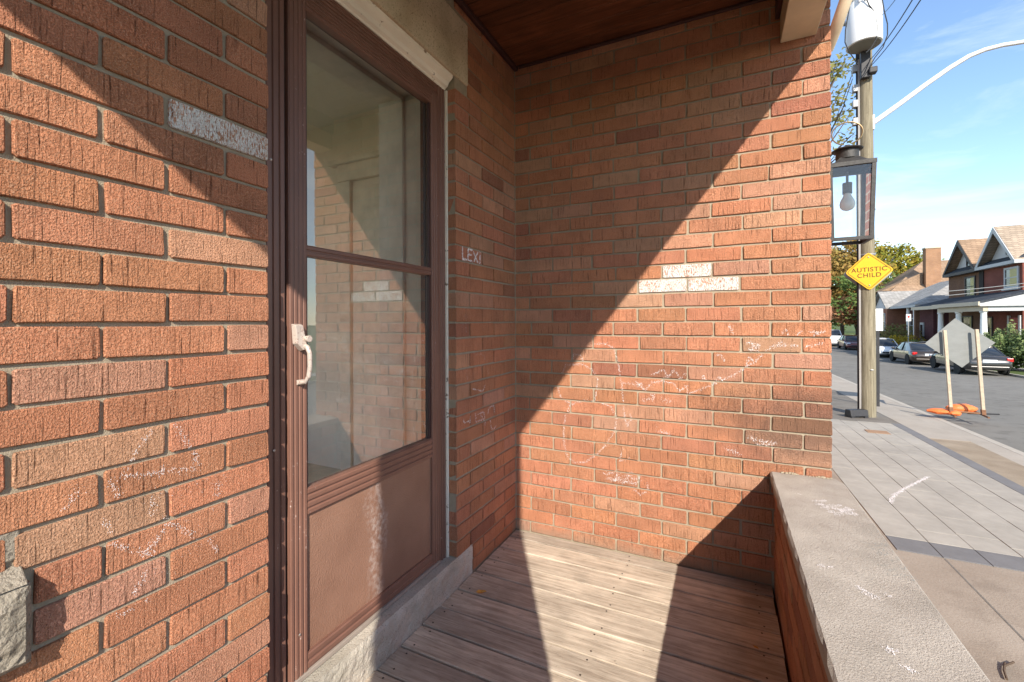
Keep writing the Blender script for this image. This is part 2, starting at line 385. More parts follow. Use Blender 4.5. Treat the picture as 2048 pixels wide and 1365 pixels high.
# joints scored into the worn concrete beside the parapet
for xa in (1.98, 2.66):
    strip('path_joint', xa, xa + .012, -2, 2.59, -.0045, DASPH, 0)
sw = empty('paved_sidewalk', (0, 0, 0)); sw['kind'] = 'structure'
strip('bedding', 2.36, 4.13, 2.60, 9.36, -.030, varied('joint_sand', (.16, .14, .115), .95, .2, 20), .05, sw)
rp = random.Random(11)
def slab(name, x0, x1, y0, y1, mat, dz=0.):
    g = .0024; ya, yb = y0 + g, y1 - g; za, zb = zg(ya) + dz, zg(yb) + dz; m = MB(); t = .035; xa, xb = x0 + g, x1 - g; c = .0016
    m.add([(xa, ya, za - t), (xb, ya, za - t), (xb, yb, zb - t), (xa, yb, zb - t), (xa, ya, za - c), (xb, ya, za - c), (xb, yb, zb - c), (xa, yb, zb - c),
           (xa + c, ya + c, za), (xb - c, ya + c, za), (xb - c, yb - c, zb), (xa + c, yb - c, zb)],
          [(0, 1, 5, 4), (1, 2, 6, 5), (2, 3, 7, 6), (3, 0, 4, 7), (4, 5, 9, 8), (5, 6, 10, 9), (6, 7, 11, 10), (7, 4, 8, 11), (8, 9, 10, 11)])
    o = m.build(name, mat, sw); return o
cols_ = [2.36, 2.66, 2.96, 3.26, 3.55, 3.85, 4.13]
for ci in range(6):
    y = 2.90 - (0, .55, .2, .75, .38, .9)[ci] * .55
    while y < 9.3:
        Lp = rp.choice((.44, .58, .58, .87)); ya = max(y, 2.90); yb = min(y + Lp, 9.36)
        if yb - ya > .06: slab('paver', cols_[ci], cols_[ci + 1], ya, yb, PAVER, rp.uniform(-.0015, .0015))
        y += Lp
for i in range(6): slab('dark_paver', cols_[i], cols_[i + 1], 2.60, 2.90, DPAVER)
y = 2.6
for i in range(60):
    yy = -8 + i * .29
    if yy + .29 < 9.4: slab('border_paver', 4.13, 4.30, yy, yy + .29, DPAVER, rp.uniform(-.001, .001))
# utility cover set in the pavers
uc = empty('utility_cover', (3.62, 8.2, zg(8.2) + .004)); tag(uc, 'small rusty brown utility cover set in the grey pavers', 'utility cover')
MB().box(-.17, .17, -.13, .13, 0, .006).build('lid', varied('rusty_lid', (.28, .17, .10), .8, .2, 12), uc, .002)

# chalk dots --------------------------------------------------------
CHALK = Mat('chalk', .95, .05); CHALK.color((.80, .74, .72)); CHALK = CHALK.m
CHALKB = Mat('blue_chalk', .95, .05); CHALKB.color((.20, .26, .27)); CHALKB = CHALKB.m
rc = random.Random(5)
def chalk(name, parent, lines, plane, off, size=.0016, dens=1., jit=.0022, mat=None, joints=None, ground=False, width=None):
    """lines: polylines in metres on a wall plane ('x' or 'y') or a level ('z')"""
    ax = {'x': 0, 'y': 1, 'z': 2}[plane[0]]; pl = plane[1]; m = MB()
    a, b = [(1, 2), (0, 2), (0, 1)][ax]
    for ln in lines:
        for p, q in zip(ln[:-1], ln[1:]):
            L = (Vector(q) - Vector(p)).length; n = max(1, int(L / .0011 * dens))
            for i in range(n):
                t = rc.random(); c = Vector(p).lerp(Vector(q), t)
                j = width or jit
                c[a] += rc.gauss(0, j * .6); c[b] += rc.gauss(0, j * .6)
                if joints and joints(c[a], c[b]): continue
                if mnoise.noise(c * 160) < -.2: continue
                s = size * rc.uniform(.5, 1.2); c[ax] = (zg(c.y) if ground else pl) + off + rc.uniform(-.0005, .0005)
                th = rc.uniform(0, 3.1); vs = []
                for k in range(4):
                    v = c.copy(); v[a] += s * math.cos(th + k * 1.57) * .7; v[b] += s * math.sin(th + k * 1.57); vs.append(v)
                m.add(vs, [(0, 1, 2, 3)])
    me = m.mesh(name); return link(name, me, mat or CHALK, parent)

# ================================================================== THE HOUSE: door wall (x = 0), side wall (y = 0)
YL, YR = -1.462, -.600            # door opening
dw = empty('brick_wall', (0, 0, 0)); tag(dw, 'orange brick wall around the storm door, shaded corner return and chalk house drawing', 'brick wall')
T = .0068                          # joints sit this far behind the brick faces
core = MB()
core.box(-.30, -T, YR + .006, -.0, -.9, 2.56)                   # return right of the door
core.box(-.30, -T, -1.985, YL - .006, -.9, 2.56)                 # left of the door
core.box(-.30, -T, YL - .006, YR + .006, 2.484, 2.56)           # over the lintel
core.box(-.30, -T, -3.30, -1.985, -.9, .60); core.box(-.30, -T, -3.30, -1.985, 2.22, 2.56); core.box(-.30, -T, -4.6, -3.30, -.9, 2.56)
core.box(-.30, -.012, YL - .006, YR + .006, -.9, -.02)
core.build('mortar', MORTAR, dw)
SILL_Z = .122; SY0, SY1 = -1.60, -.463
def zr(k): return Z0 + k * P_, Z0 + (k + 1) * P_
LZ0, LZ1 = 2.211, 2.482; LY0, LY1 = -1.57, -.495
for k in range(-1, 37):
    z0, z1 = zr(k)
    if k == -1: z0 = .0 - .004
    if z1 > 2.575: z1 = 2.572
    js = [-.482, -.25, .016] if k % 2 else [-.367, -.138, .016]
    js = [YR] + js
    if k < 1: js = [SY1] + [j for j in js if j > SY1 + .03]
    if LZ0 - .03 < (z0 + z1) / 2 < LZ1 + .01: js = [LY1] + [j for j in js if j > LY1 + .03]
    if (z0 + z1) / 2 > LZ1: js = [-.72] + js[1:] if k % 2 else [-.60] + js[1:]
    for a, b in zip(js[:-1], js[1:]):
        if b - a > .03: brick(dw, 'x', a, b, z0, z1, 0, dark=.04)
    # left of the door
    js = [-2.10, -2.02, -1.798, -1.572, YL] if k % 2 else [-1.93, -1.691, YL]
    if not k % 2: js = [-2.14, -1.916, -1.691, YL]
    if k < 1: js = [-1.93, -1.75, SY0]
    if k >= 3:
        for a, b in zip(js[:-1], js[1:]):
            zc = (z0 + z1) / 2
            if .60 < zc < .745: a = max(a, -1.893)
            elif zc > .745: a = max(a, -1.985)
            if LZ0 < zc < LZ1: b = min(b, LY0)
            if b - a < .03: continue
            if zc > 2.3: continue
            white = (k == 22 and a < -1.6 and b > -1.5)
            brick(dw, 'x', a, b, z0, z1, 0, mat=BRICKP if white else None, dark=.0)
# bricks beyond the picture: one joined mass
jm = MB()
def joined_brick(m, u0, u1, z0, z1, plane, kind):
    L, H = u1 - u0 - MJ, z1 - z0 - MJ; me = brick_mesh(round(L, 2), round(H, 3), .1, 0); uc, zc = (u0 + u1) / 2, (z0 + z1) / 2
    vs = []
    for v in me.vertices:
        x, y, z = v.co
        if kind == 'x': vs.append((plane - y, uc + x, zc + z))
        elif kind == 'y': vs.append((uc + x, plane + y, zc + z))
        elif kind == 'mx': vs.append((plane + y, uc - x, zc + z))
        else: vs.append((uc - x, plane - y, zc + z))
    m.add(vs, [tuple(p.vertices) for p in me.polygons])
for k in range(-12, 37):
    z0, z1 = zr(k); zc = (z0 + z1) / 2; u = -4.6 + (.112 if k % 2 else 0)
    while u < -1.5:
        a, b = u, u + .2235
        if k < 3: ok = b < -1.45
        else: ok = b < -2.03 and not (.6 < zc < 2.25 and a > -3.52)
        if ok: joined_brick(jm, a, b, z0, z1, 0, 'x')
        u += .2235
o = jm.build('outer_bricks', BRICK, dw); o['kind'] = 'stuff'; o.color = (.49, .208, .116, 1)
# stone pieces in the door wall
li = MB()
li.box(-.30, .002, LY0, LY1, LZ0, LZ1); li.build('stone_lintel', LINTEL, dw, .004)
def rock(name, x0, x1, y0, y1, z0, z1, amp, parent, mat, seed=0, faces='x', res=.02):
    """box whose +X face is rock-faced"""
    ny, nz = max(2, int((y1 - y0) / res)), max(2, int((z1 - z0) / res)); vs = []; fs = []; m = MB()
    for i in range(ny + 1):
        for j in range(nz + 1):
            y = y0 + (y1 - y0) * i / ny; z = z0 + (z1 - z0) * j / nz
            e = min(1, min(j, nz - j) / 1.5 + .15) * min(1, min(i, ny - i) / 1.2 + .3)
            v = Vector((seed, y * 11, z * 11)); d = mnoise.noise(v) * .6 + mnoise.noise(v * 2.7) * .35 + mnoise.noise(v * 7) * .2
            vs.append((x1 + amp * d * e - amp * .6 * (1 - e), y, z))
    for i in range(ny):
        for j in range(nz): fs.append((i * (nz + 1) + j, (i + 1) * (nz + 1) + j, (i + 1) * (nz + 1) + j + 1, i * (nz + 1) + j + 1))
    n0 = len(vs); vs += [(x0, y0, z0), (x0, y1, z0), (x0, y1, z1), (x0, y0, z1)]
    idx = lambda i, j: i * (nz + 1) + j
    fs.append(tuple([n0, n0 + 1] + [idx(i, 0) for i in range(ny, -1, -1)])); fs.append(tuple([n0 + 2, n0 + 3] + [idx(i, nz) for i in range(0, ny + 1)]))
    fs.append(tuple([n0 + 3, n0] + [idx(0, j) for j in range(nz + 1)])); fs.append(tuple([n0 + 1, n0 + 2] + [idx(ny, j) for j in range(nz, -1, -1)]))
    return m.add(vs, fs).build(name, mat, parent)
rock('stone_threshold', -.34, .002, SY0, SY1, -.05, SILL_Z, .012, dw, STONE, 3.3, res=.012)
ws = rock('stone_sill', -.2, .034, -3.42, -1.900, .592, .722, .024, dw, SILLST, 8.1, res=.009)
MB().prism([(-.2, -3.42, .7225), (.028, -3.42, .7225), (-.004, -3.42, .748), (-.2, -3.42, .758)], (0, 1.516, 0)).build('sill_wash', SILLST, dw, .002)
MB().box(-.1, -.002, -1.984, -1.905, .757, .812).build('mortar_patch', SILLST, dw, .003)
# chalk on the door wall
def jx(u, z):
    f = ((z - Z0) % P_); return f < MJ / 2 or f > P_ - MJ / 2
def C2(pts): return [un(a / 1.95, 665 + b / 1.95, 0, 0) for a, b in pts]
LW = [[(585, 375), (555, 430), (520, 480), (490, 540), (475, 560), (560, 556), (640, 540), (740, 535), (775, 515), (760, 480), (720, 420), (680, 355)],
      [(430, 580), (462, 640)], [(592, 640), (590, 720)], [(640, 720), (700, 765), (745, 790)], [(400, 735), (430, 780)], [(415, 820), (500, 842), (560, 860), (620, 800)],
      [(815, 800), (845, 860)], [(570, 930), (520, 1020)], [(450, 1110), (520, 1070)], [(640, 520), (620, 560)], [(560, 1050), (580, 1040)], [(850, 590), (840, 640)],
      [(660, 740), (560, 870), (600, 860)], [(250, 690), (310, 610)]]
chalk('chalk_drawing', dw, [C2(l) for l in LW], ('x', 0), .0026, .0010, 1.7, .0056, joints=jx)
SM = [[(590, 640), (880, 570)], [(640, 720), (740, 760)], [(700, 860), (820, 800)], [(600, 900), (620, 960)], [(820, 690), (860, 640)]]
chalk('chalk_smudge', dw, [C2(l) for l in SM], ('x', 0), .0020, .0007, .9, .022, joints=jx)
def CB(pts): return [un(880 + a / 3.9, 440 + b / 3.9, 0, 0) for a, b in pts]
LEXI = [[(172, 215), (172, 308), (208, 314)], [(216, 228), (214, 316), (250, 324)], [(216, 228), (248, 236)], [(215, 270), (242, 276)], [(256, 250), (292, 335)], [(290, 254), (262, 325)], [(308, 275), (308, 344)], [(305, 253), (307, 257)]]
chalk('chalk_writing', dw, [CB(l) for l in LEXI], ('x', 0), .0028, .0026, 3.2, .0034)
def CC(pts): return [un(880 + a / 3.9, 760 + b / 3.9, 0, 0) for a, b in pts]
MK = [[(182, 300), (180, 335), (232, 318)], [(232, 288), (230, 342)], [(275, 258), (276, 330), (345, 300), (338, 250), (290, 270)], [(310, 268), (350, 330), (346, 350)], [(368, 270), (378, 218), (415, 200), (424, 255)], [(386, 300), (398, 380), (415, 388), (436, 355)],
      [(250, 70), (330, 90), (350, 40)]]
chalk('chalk_marks', dw, [CC(l) for l in MK], ('x', 0), .0024, .0019, 1.1, .0032, joints=jx)
MK2 = [[(180, 760), (205, 740), (200, 880)], [(165, 830), (205, 800), (195, 870)], [(200, 1180), (215, 1260)], [(250, 1035), (330, 1050), (360, 1100)], [(365, 1150), (375, 1210)]]
chalk('faint_chalk', dw, [CB(l) for l in MK2], ('x', 0), .0021, .0011, .5, .006, joints=jx)

# side wall ---------------------------------------------------------
bw = empty('brick_wall', (0, 0, 0)); tag(bw, 'long sunlit orange brick side wall with white painted bricks and chalk dragon', 'brick wall')
W_ = 1.445
MB().box(-.0, W_ - T, T, .25, -.9, 2.9).build('mortar', MORTAR, bw)
MB().box(-.012, .0028, -.0028, .012, .001, 2.53).build('corner_joint', MORTAR, bw)
HALF = [-.004, .09, .322, .549, .773, .995, 1.225, W_]; FULL = [-.004, .214, .436, .663, .884, 1.112, 1.342, W_]
def jit_j(js, rd): return [js[0]] + [j + rd.uniform(-.007, .007) for j in js[1:-1]] + [js[-1]]
rj = random.Random(21)
for k in range(-1, 41):
    z0, z1 = zr(k)
    if k == -1: z0 = -.004
    js = jit_j(HALF if k % 2 else FULL, rj)
    for i, (a, b) in enumerate(zip(js[:-1], js[1:])):
        wht = (k == 19 and i == 4) or (k == 18 and i in (3, 4))
        if k > 36 and a < .9: continue
        if z1 < .49 and a > 1.24: continue
        dark = .10 if (12 < k < 24 and b < 1.05) else .03
        if k > 25: dark = .05
        edge = i == len(js) - 2 and k > 9
        brick(bw, 'y', a, b, z0, z1, 0, mat=BRICKP if wht else None, dark=.12 if edge else dark)
def jy(u, z):
    return jx(u, z)
def C7(pts): return [un(1000 + a / 2.275, 500 + b / 2.275, 1, 0) for a, b in pts]
BW = [[(330, 500), (335, 475), (370, 480), (378, 512)], [(285, 560), (300, 525), (375, 520), (420, 545), (445, 590), (440, 640), (430, 690)], [(265, 620), (275, 665), (300, 690), (335, 700)],
      [(430, 690), (380, 685), (320, 705), (298, 760), (290, 830), (295, 900), (310, 945), (345, 970), (390, 965), (440, 930), (490, 880), (525, 820), (530, 760), (500, 710), (440, 690)],
      [(430, 430), (470, 425), (515, 445), (535, 500), (545, 570), (555, 620), (562, 700), (568, 760), (580, 805), (598, 770), (590, 745)],
      [(555, 605), (600, 610), (640, 615), (665, 637), (690, 605), (730, 598), (755, 575)], [(690, 570), (745, 545), (765, 582), (795, 543), (820, 590), (845, 560)],
      [(740, 600), (790, 605), (815, 642), (850, 618), (855, 655), (900, 640), (950, 620), (1000, 598), (1060, 570), (1110, 540), (1170, 500), (1215, 455), (1270, 435), (1360, 437)],
      [(915, 597), (925, 570), (937, 600)], [(980, 597), (1000, 578), (1012, 600)], [(1118, 532), (1135, 485), (1162, 515)], [(1225, 445), (1285, 418), (1300, 440)], [(1390, 440), (1475, 425)],
      [(620, 600), (655, 635), (640, 605), (625, 630)], [(980, 480), (1005, 478), (1025, 510)], [(1280, 385), (1300, 362), (1310, 390)], [(1350, 390), (1372, 370)], [(1410, 375), (1450, 372), (1425, 392), (1480, 368)],
      [(1120, 425), (1180, 430), (1130, 455), (1175, 460)], [(560, 900), (545, 960), (590, 950)], [(600, 1080), (640, 1115), (675, 1090), (670, 1060)]]
chalk('chalk_drawing', bw, [C7(l) for l in BW], ('y', 0), -.0026, .0014, 1.0, .0046, joints=jy)
SC = [[(470, 1020), (540, 1010), (520, 1050), (600, 1015), (560, 1060), (640, 1030), (620, 1065), (480, 1040)], [(650, 690), (700, 670), (690, 650)], [(740, 680), (770, 690)], [(1130, 420), (1180, 440), (1140, 455)], [(1120, 850), (1180, 870), (1250, 880), (1160, 890)], [(720, 820), (770, 840)], [(1030, 900), (1090, 930)], [(1040, 340), (1060, 380)]]
chalk('chalk_scribble', bw, [C7(l) for l in SC], ('y', 0), -.0022, .0015, 1.3, .009, joints=jy)

# parapet -----------------------------------------------------------
pp = empty('porch_parapet', (1.345, -1.2, 0)); pp.location = (0, 0, 0); tag(pp, 'low brick parapet with a chalk-marked concrete coping at the porch edge', 'parapet')
PZ = .493; PIN, POUT = 1.232, 1.462
MB().box(PIN + T, POUT, -2.37, -.002, -.95, .455).build('mortar', MORTAR, pp)
pk = 0; zt = .452
while zt > -.06:
    z0, z1 = zt - P_, zt; u = -2.37 + (.11 if pk % 2 else 0); 
    while u < -.01:
        a, b = u, min(u + .2235, -.003)
        if b - a > .05: brick(pp, 'mx', a, b, z0, z1, PIN, depth=.08, dark=.3)
        u += .2235
    zt -= P_; pk += 1
def coping():
    m = MB(); n = 60; vs = []; fs = []; x0, x1 = 1.219, 1.476
    prof = lambda y, i: [(x0 + .004 + mnoise.noise(Vector((y * 9, 1, 0))) * .003, .452), (x0 + mnoise.noise(Vector((y * 14, 3, 0))) * .004, .458), (x0 + mnoise.noise(Vector((y * 17, 5, 0))) * .005, PZ - .006), (x0 + .006 + mnoise.noise(Vector((y * 19, 8, 0))) * .003, PZ),
                         (x0 + .13, PZ + .001 + mnoise.noise(Vector((y * 5, 9, 0))) * .001), (x1 - .006, PZ), (x1 + mnoise.noise(Vector((y * 6, 11, 0))) * .0015, PZ - .006), (x1, .425)]
    for i in range(n + 1):
        y = -2.375 + (2.371) * i / n; pr = prof(y, i)
        if y > -.05:
            s = (y + .05) / .05; pr[5] = (pr[5][0] - .022 * s * s, pr[5][1]); pr[6] = (pr[6][0] - .022 * s * s, pr[6][1]); pr[7] = (pr[7][0] - .022 * s * s, pr[7][1])
        vs += [(a, y, b) for a, b in pr]
    k = 8
    for i in range(n):
        for j in range(k): fs.append((i * k + j, i * k + (j + 1) % k, (i + 1) * k + (j + 1) % k, (i + 1) * k + j))
    fs += [tuple(range(k)), tuple(range(n * k + k - 1, n * k - 1, -1))]
    return m.add(vs, fs).build('coping', CONC, pp)
coping()
def C8(pts): return [un(1540 + a / 2.935, 900 + b / 2.935, 2, PZ) for a, b in pts]
CP = [[(250, 305), (330, 300), (270, 325), (420, 330), (300, 345), (500, 355), (340, 370), (520, 385), (380, 345), (470, 380), (290, 320), (400, 390), (450, 340), (510, 395)],
      [(500, 800), (560, 830), (520, 820), (640, 870), (560, 850), (630, 885)], [(280, 680), (360, 690), (300, 695)], [(660, 1160), (730, 1180), (690, 1190), (725, 1200)], [(780, 1275), (845, 1300), (800, 1300), (840, 1315)], [(155, 258), (180, 265)], [(670, 850), (710, 865)]]
for l in CP: chalk('chalk_scribble', pp, [C8(l)], ('z', PZ), .0022, .0016, 1.6, .006)
CB2 = [[(540, 545), (700, 560), (580, 580), (740, 600), (610, 610), (780, 640), (640, 680), (820, 690), (690, 715), (850, 750), (700, 740), (890, 775)], [(470, 420), (600, 450)]]
for l in CB2: chalk('blue_chalk_scribble', pp, [C8(l)], ('z', PZ), .0018, .0011, .55, .008, mat=CHALKB)
mp_ = MB()
for i in range(26):        # crumbs of mortar where coping meets wall
    x = rc.uniform(1.26, 1.44); s = rc.uniform(.003, .009); mp_.lathe([(s * .6, 0), (s, s * .3), (s * .5, s * .9)], (x, -.004 - rc.random() * .008, PZ), 6)
tag(mp_.build('mortar_fillet', MORTAR, pp), kind='stuff')

# pier behind the viewer, beams, ceiling, roof ----------------------
pr = empty('brick_pier', (0, 0, 0)); tag(pr, 'square brick porch pier carrying the roof corner', 'pier')
PX0, PX1, PY0, PY1 = .985, 1.41, -2.82, -2.375
MB().box(PX0 + T, PX1 - T, PY0 + T, PY1 - T, -.95, 2.335).build('mortar', MORTAR, pr)
jm = MB(); zt = -.9; k = 0
while zt < 2.3:
    for kind, a0, a1, pl in (('x', PY0, PY1, PX1), ('mx', PY0, PY1, PX0), ('y', PX0, PX1, PY0), ('my', PX0, PX1, PY1)):
        cuts = [a0, (a0 + a1) / 2, a1] if k % 2 else [a0, a0 + .11, a1 - .11, a1]
        for a, b in zip(cuts[:-1], cuts[1:]): joined_brick(jm, a, b, zt, min(zt + P_, 2.333), pl, kind)
    zt += P_; k += 1
o = jm.build('brick_faces', BRICK, pr); o['kind'] = 'stuff'; o.color = (.49, .208, .116, 1)

bsm = empty('porch_beam', (0, 0, 0)); tag(bsm, 'cream painted wooden porch beam above the parapet', 'beam')
BX0, BX1, BZ = 1.262, 1.391, 2.334
MB().box(BX0, BX1, -2.838, -.003, BZ, 2.55).build('beam_casing', CREAM, bsm, .003)
MB().box(BX0 - .018, BX0 - .001, -2.7, -.003, 2.44, 2.545).build('beam_trim', BROWND, bsm, .002)
bfm = empty('porch_beam', (0, 0, 0)); tag(bfm, 'cream painted beam over the front steps from pier to door wall', 'beam')
MB().box(.005, BX0 - .003, -2.838, -2.705, BZ, 2.55).build('beam_casing', CREAM, bfm, .003)
pc = empty('porch_roof', (0, 0, 0)); tag(pc, 'porch roof with dark stained plank ceiling', 'porch roof')
MB().box(.0, 1.62, -3.05, -.004, 2.575, 2.72).build('roof_deck', BROWND, pc)
y = -.004; rr = random.Random(4)
while y > -2.70:
    wd = .088
    MB().box(.004, BX0 - .02, y - wd + .0022, y, 2.548 + rr.uniform(0, .0015), 2.572).build('plank', CEIL, pc, .0025)
    y -= wd
MB().box(.001, .026, -2.70, -.005, 2.522, 2.547).build('cornice_strip', BROWND, pc, .006)
MB().box(.03, BX0 - .02, -.018, -.003, 2.532, 2.547).build('cornice_strip', BROWND, pc, .004)

# the rest of the house body ---------------------------------------
def far_brick(name, a, b, mortar, scale=1., rot=0):
    m = Mat(name, .9, .15); t = m.n('ShaderNodeTexBrick'); t.inputs['Scale'].default_value = 1
    t.inputs['Brick Width'].default_value = .22; t.inputs['Row Height'].default_value = .07; t.inputs['Mortar Size'].default_value = .006
    t.inputs['Color1'].default_value = a + (1,); t.inputs['Color2'].default_value = b + (1,); t.inputs['Mortar'].default_value = mortar + (1,)
    p = m.pos(); sx = m.n('ShaderNodeSeparateXYZ'); m.l(p, sx.inputs[0]); cx = m.n('ShaderNodeCombineXYZ')
    m.l(m.math('ADD', sx.outputs[0], sx.outputs[1]), cx.inputs[0]); m.l(sx.outputs[2], cx.inputs[1]); m.l(cx.outputs[0], t.inputs['Vector'])
    c = m.mix(1., t.outputs['Color'], m.ramp(m.noise(p, 1.1, 5), [(.3, .8), (.7, 1.15)]), 'MULTIPLY')
    m.color(c); return m.m
HB = far_brick('house_brick', (.36, .125, .07), (.27, .095, .06), (.40, .34, .27))
hb = empty('brick_house', (0, 0, 0)); tag(hb, 'main body of the orange brick house behind the porch walls', 'house')
MB().box(-5, W_ - .012, .252, 9, -1.1, 6.2).build('front_bay', HB, hb)
MB().box(-5, -.02, -4.49, .14, 2.75, 6.2).build('upper_storey', HB, hb)
MB().prism([(-5.3, -4.9, 6.2), (1.8, -4.9, 6.2), (-1.7, -4.9, 8.6)], (0, 14.3, 0)).build('roof', varied('own_roof', (.10, .09, .085), .9, .2, 5), hb)
# room behind the storm door
rm = empty('entrance_hall', (0, 0, 0)); tag(rm, 'plain beige entrance hall seen through the storm door glass', 'hall')
RX0, RY0, RY1, RZ1 = -2.3, -4.4, .14, 2.60
MB().box(RX0, -.31, RY0, RY1, -.06, .075).build('hall_floor', ROOMF, rm)
MB().box(RX0, -.31, RY0, RY1, RZ1, 2.72).build('hall_ceiling', ROOMC, rm)
MB().box(RX0, -.0, RY1, .245, .0, 2.72).build('hall_wall', ROOMW, rm)
hx_ = MB(); hx_.box(RX0 - .1, RX0, RY0, .24, .0, .3); hx_.box(RX0 - .1, RX0, RY0, .24, 2.5, 2.72); hx_.box(RX0 - .1, RX0, RY0, -4.2, .3, 2.5); hx_.box(RX0 - .1, RX0, -.3, .24, .3, 2.5); hx_.build('hall_wall', ROOMW, rm)
hw_ = MB(); hw_.box(RX0, -.31, RY0 - .1, RY0, .0, .3); hw_.box(RX0, -.31, RY0 - .1, RY0, 2.5, 2.72); hw_.box(RX0, -2.2, RY0 - .1, RY0, .3, 2.5); hw_.box(-.42, -.31, RY0 - .1, RY0, .3, 2.5); hw_.build('hall_wall', ROOMW, rm)
mm = MB()
mm.box(-.318, -.302, -.45, RY1, .075, RZ1); mm.box(-.318, -.302, -1.98, -1.56, .075, RZ1); mm.box(-.318, -.302, -1.56, -.45, 2.22, RZ1); mm.box(-.318, -.302, -3.3, -1.98, .075, .74); mm.box(-.318, -.302, -3.3, -1.98, 2.2, RZ1); mm.box(-.318, -.302, RY0, -3.3, .075, RZ1)
mm.build('hall_wall', ROOMW, rm)
idr = empty('interior_door', (0, 0, 0)); tag(idr, 'white panelled inner door with flat trim seen through the upper glass', 'door')
MB().box(-1.33, -.60, .118, .136, .08, 2.10).build('leaf', JAMB, idr, .004)
for a, b in ((-1.44, -1.345), (-.585, -.49)): MB().box(a, b, .105, .138, .08, 2.15).build('casing', JAMB, idr, .004)
MB().box(-1.46, -.47, .100, .137, 2.151, 2.27).build('head_casing', JAMB, idr, .004); MB().box(-1.53, -.40, .075, .1365, 2.271, 2.305).build('cap_moulding', JAMB, idr, .004)
for z0_, z1_ in ((.22, .95), (1.05, 1.95)): MB().box(-1.22, -.71, .112, .1175, z0_, z1_).build('door_panel', JAMB, idr, .004)

# window left of the door (only its stone sill reaches the picture)
wi = empty('window', (0, 0, 0)); tag(wi, 'white sash window above the rock-faced stone sill', 'window')
WY0, WY1 = -3.30, -1.985
for a in ((-.15, -.05, WY0, WY0 + .06, .765, 2.22), (-.15, -.05, WY1 - .055, WY1, .765, 2.22), (-.15, -.05, WY0 + .06, WY1 - .055, .765, .82), (-.15, -.05, WY0 + .06, WY1 - .055, 2.16, 2.22), (-.14, -.052, -2.36, -2.245, .82, 2.16)):
    MB().box(*a).build('frame', WHITE, wi, .003)
for a, b in ((-2.245, WY1 - .055), (WY0 + .06, -2.36)):
    MB().add([(-.06, a, .82), (-.06, b, .82), (-.06, b, 2.16), (-.06, a, 2.16)], [(0, 1, 2, 3)]).build('pane', WGLASS, wi)

swd = empty('window', (0, 0, 0)); tag(swd, 'unseen side window added to light the entrance hall from the sunny end', 'window')  # added out of view to let sun into the hall
for a in ((-2.2, -2.14, -4.48, -4.42, .3, 2.5), (-.48, -.42, -4.48, -4.42, .3, 2.5), (-2.14, -.48, -4.48, -4.42, .3, .36), (-2.14, -.48, -4.48, -4.42, 2.44, 2.5), (-1.34, -1.28, -4.48, -4.42, .36, 2.44)): MB().box(*a).build('frame', WHITE, swd, .003)
wwd = empty('window', (0, 0, 0)); tag(wwd, 'unseen wide rear window added to brighten the entrance hall', 'window')  # another unseen opening, added so sky light brightens the hall
for a in ((-2.38, -2.32, -4.2, -4.14, .3, 2.5), (-2.38, -2.32, -.36, -.3, .3, 2.5), (-2.38, -2.32, -4.14, -.36, .3, .36), (-2.38, -2.32, -4.14, -.36, 2.44, 2.5), (-2.38, -2.32, -2.28, -2.22, .36, 2.44)): MB().box(*a).build('frame', WHITE, wwd, .003)
MB().add([(-2.35, -4.14, .36), (-2.35, -.36, .36), (-2.35, -.36, 2.44), (-2.35, -4.14, 2.44)], [(0, 1, 2, 3)]).build('pane', WGLASS2, wwd)
MB().add([(-2.14, -4.45, .36), (-.48, -4.45, .36), (-.48, -4.45, 2.44), (-2.14, -4.45, 2.44)], [(0, 1, 2, 3)]).build('pane', WGLASS2, swd)
# storm door --------------------------------------------------------
df = empty('door_frame', (-.06, -1.03, SILL_Z)); df.location = (0, 0, 0); tag(df, 'brown aluminium door frame with peeling white head moulding', 'door frame')
FX = -.048
def ribbed(name, mat, parent, x, y0, y1, z0, z1, n, d=.004, vertical=True):
    """front strip with n moulded flutes; section drawn across, run along the other axis"""
    m = MB(); pts = []
    a0, a1 = (y0, y1) if vertical else (z0, z1); st = (a1 - a0) / n
    pts.append((a0, x - .03)); pts.append((a0, x - d))
    for i in range(n):
        b = a0 + i * st; pts += [(b + st * .12, x - d), (b + st * .25, x), (b + st * .75, x), (b + st * .88, x - d)]
    pts += [(a1, x - d), (a1, x - .03)]
    if vertical: poly = [(p, a, z0) for a, p in pts]; dvec = (0, 0, z1 - z0)
    else: poly = [(p, y0, a) for a, p in pts]; dvec = (0, y1 - y0, 0)
    return m.prism(poly, dvec).build(name, mat, parent, smooth=False)
ribbed('jamb_trim', BROWN, df, FX, YL + .0005, -1.381, SILL_Z + .002, 2.150, 4)
ribbed('jamb_trim', BROWN, df, FX, -.662, YR - .006, SILL_Z + .002, 2.150, 3)
ribbed('head_trim', BROWN, df, FX, -1.380, -.663, 2.098, 2.150, 4, vertical=False)
for ys in ((YL + .001, -1.385), (-.66, YR - .008)): MB().box(-.14, -.079, ys[0], ys[1], SILL_Z + .002, 2.15).build('jamb', BROWND, df)
MB().box(-.14, -.079, -1.385, -.66, 2.10, 2.15).build('head', BROWND, df)
# black weather gap left of the leaf
MB().box(-.0805, -.058, -1.381, -1.3755, SILL_Z + .002, 2.098).build('weather_strip', varied('black_rubber', (.012, .012, .012), .6, .1), df)
MB().box(-.058, -.040, YR - .0055, YR + .0025, SILL_Z, 2.15).build('caulk_strip', PEEL, df, .001)
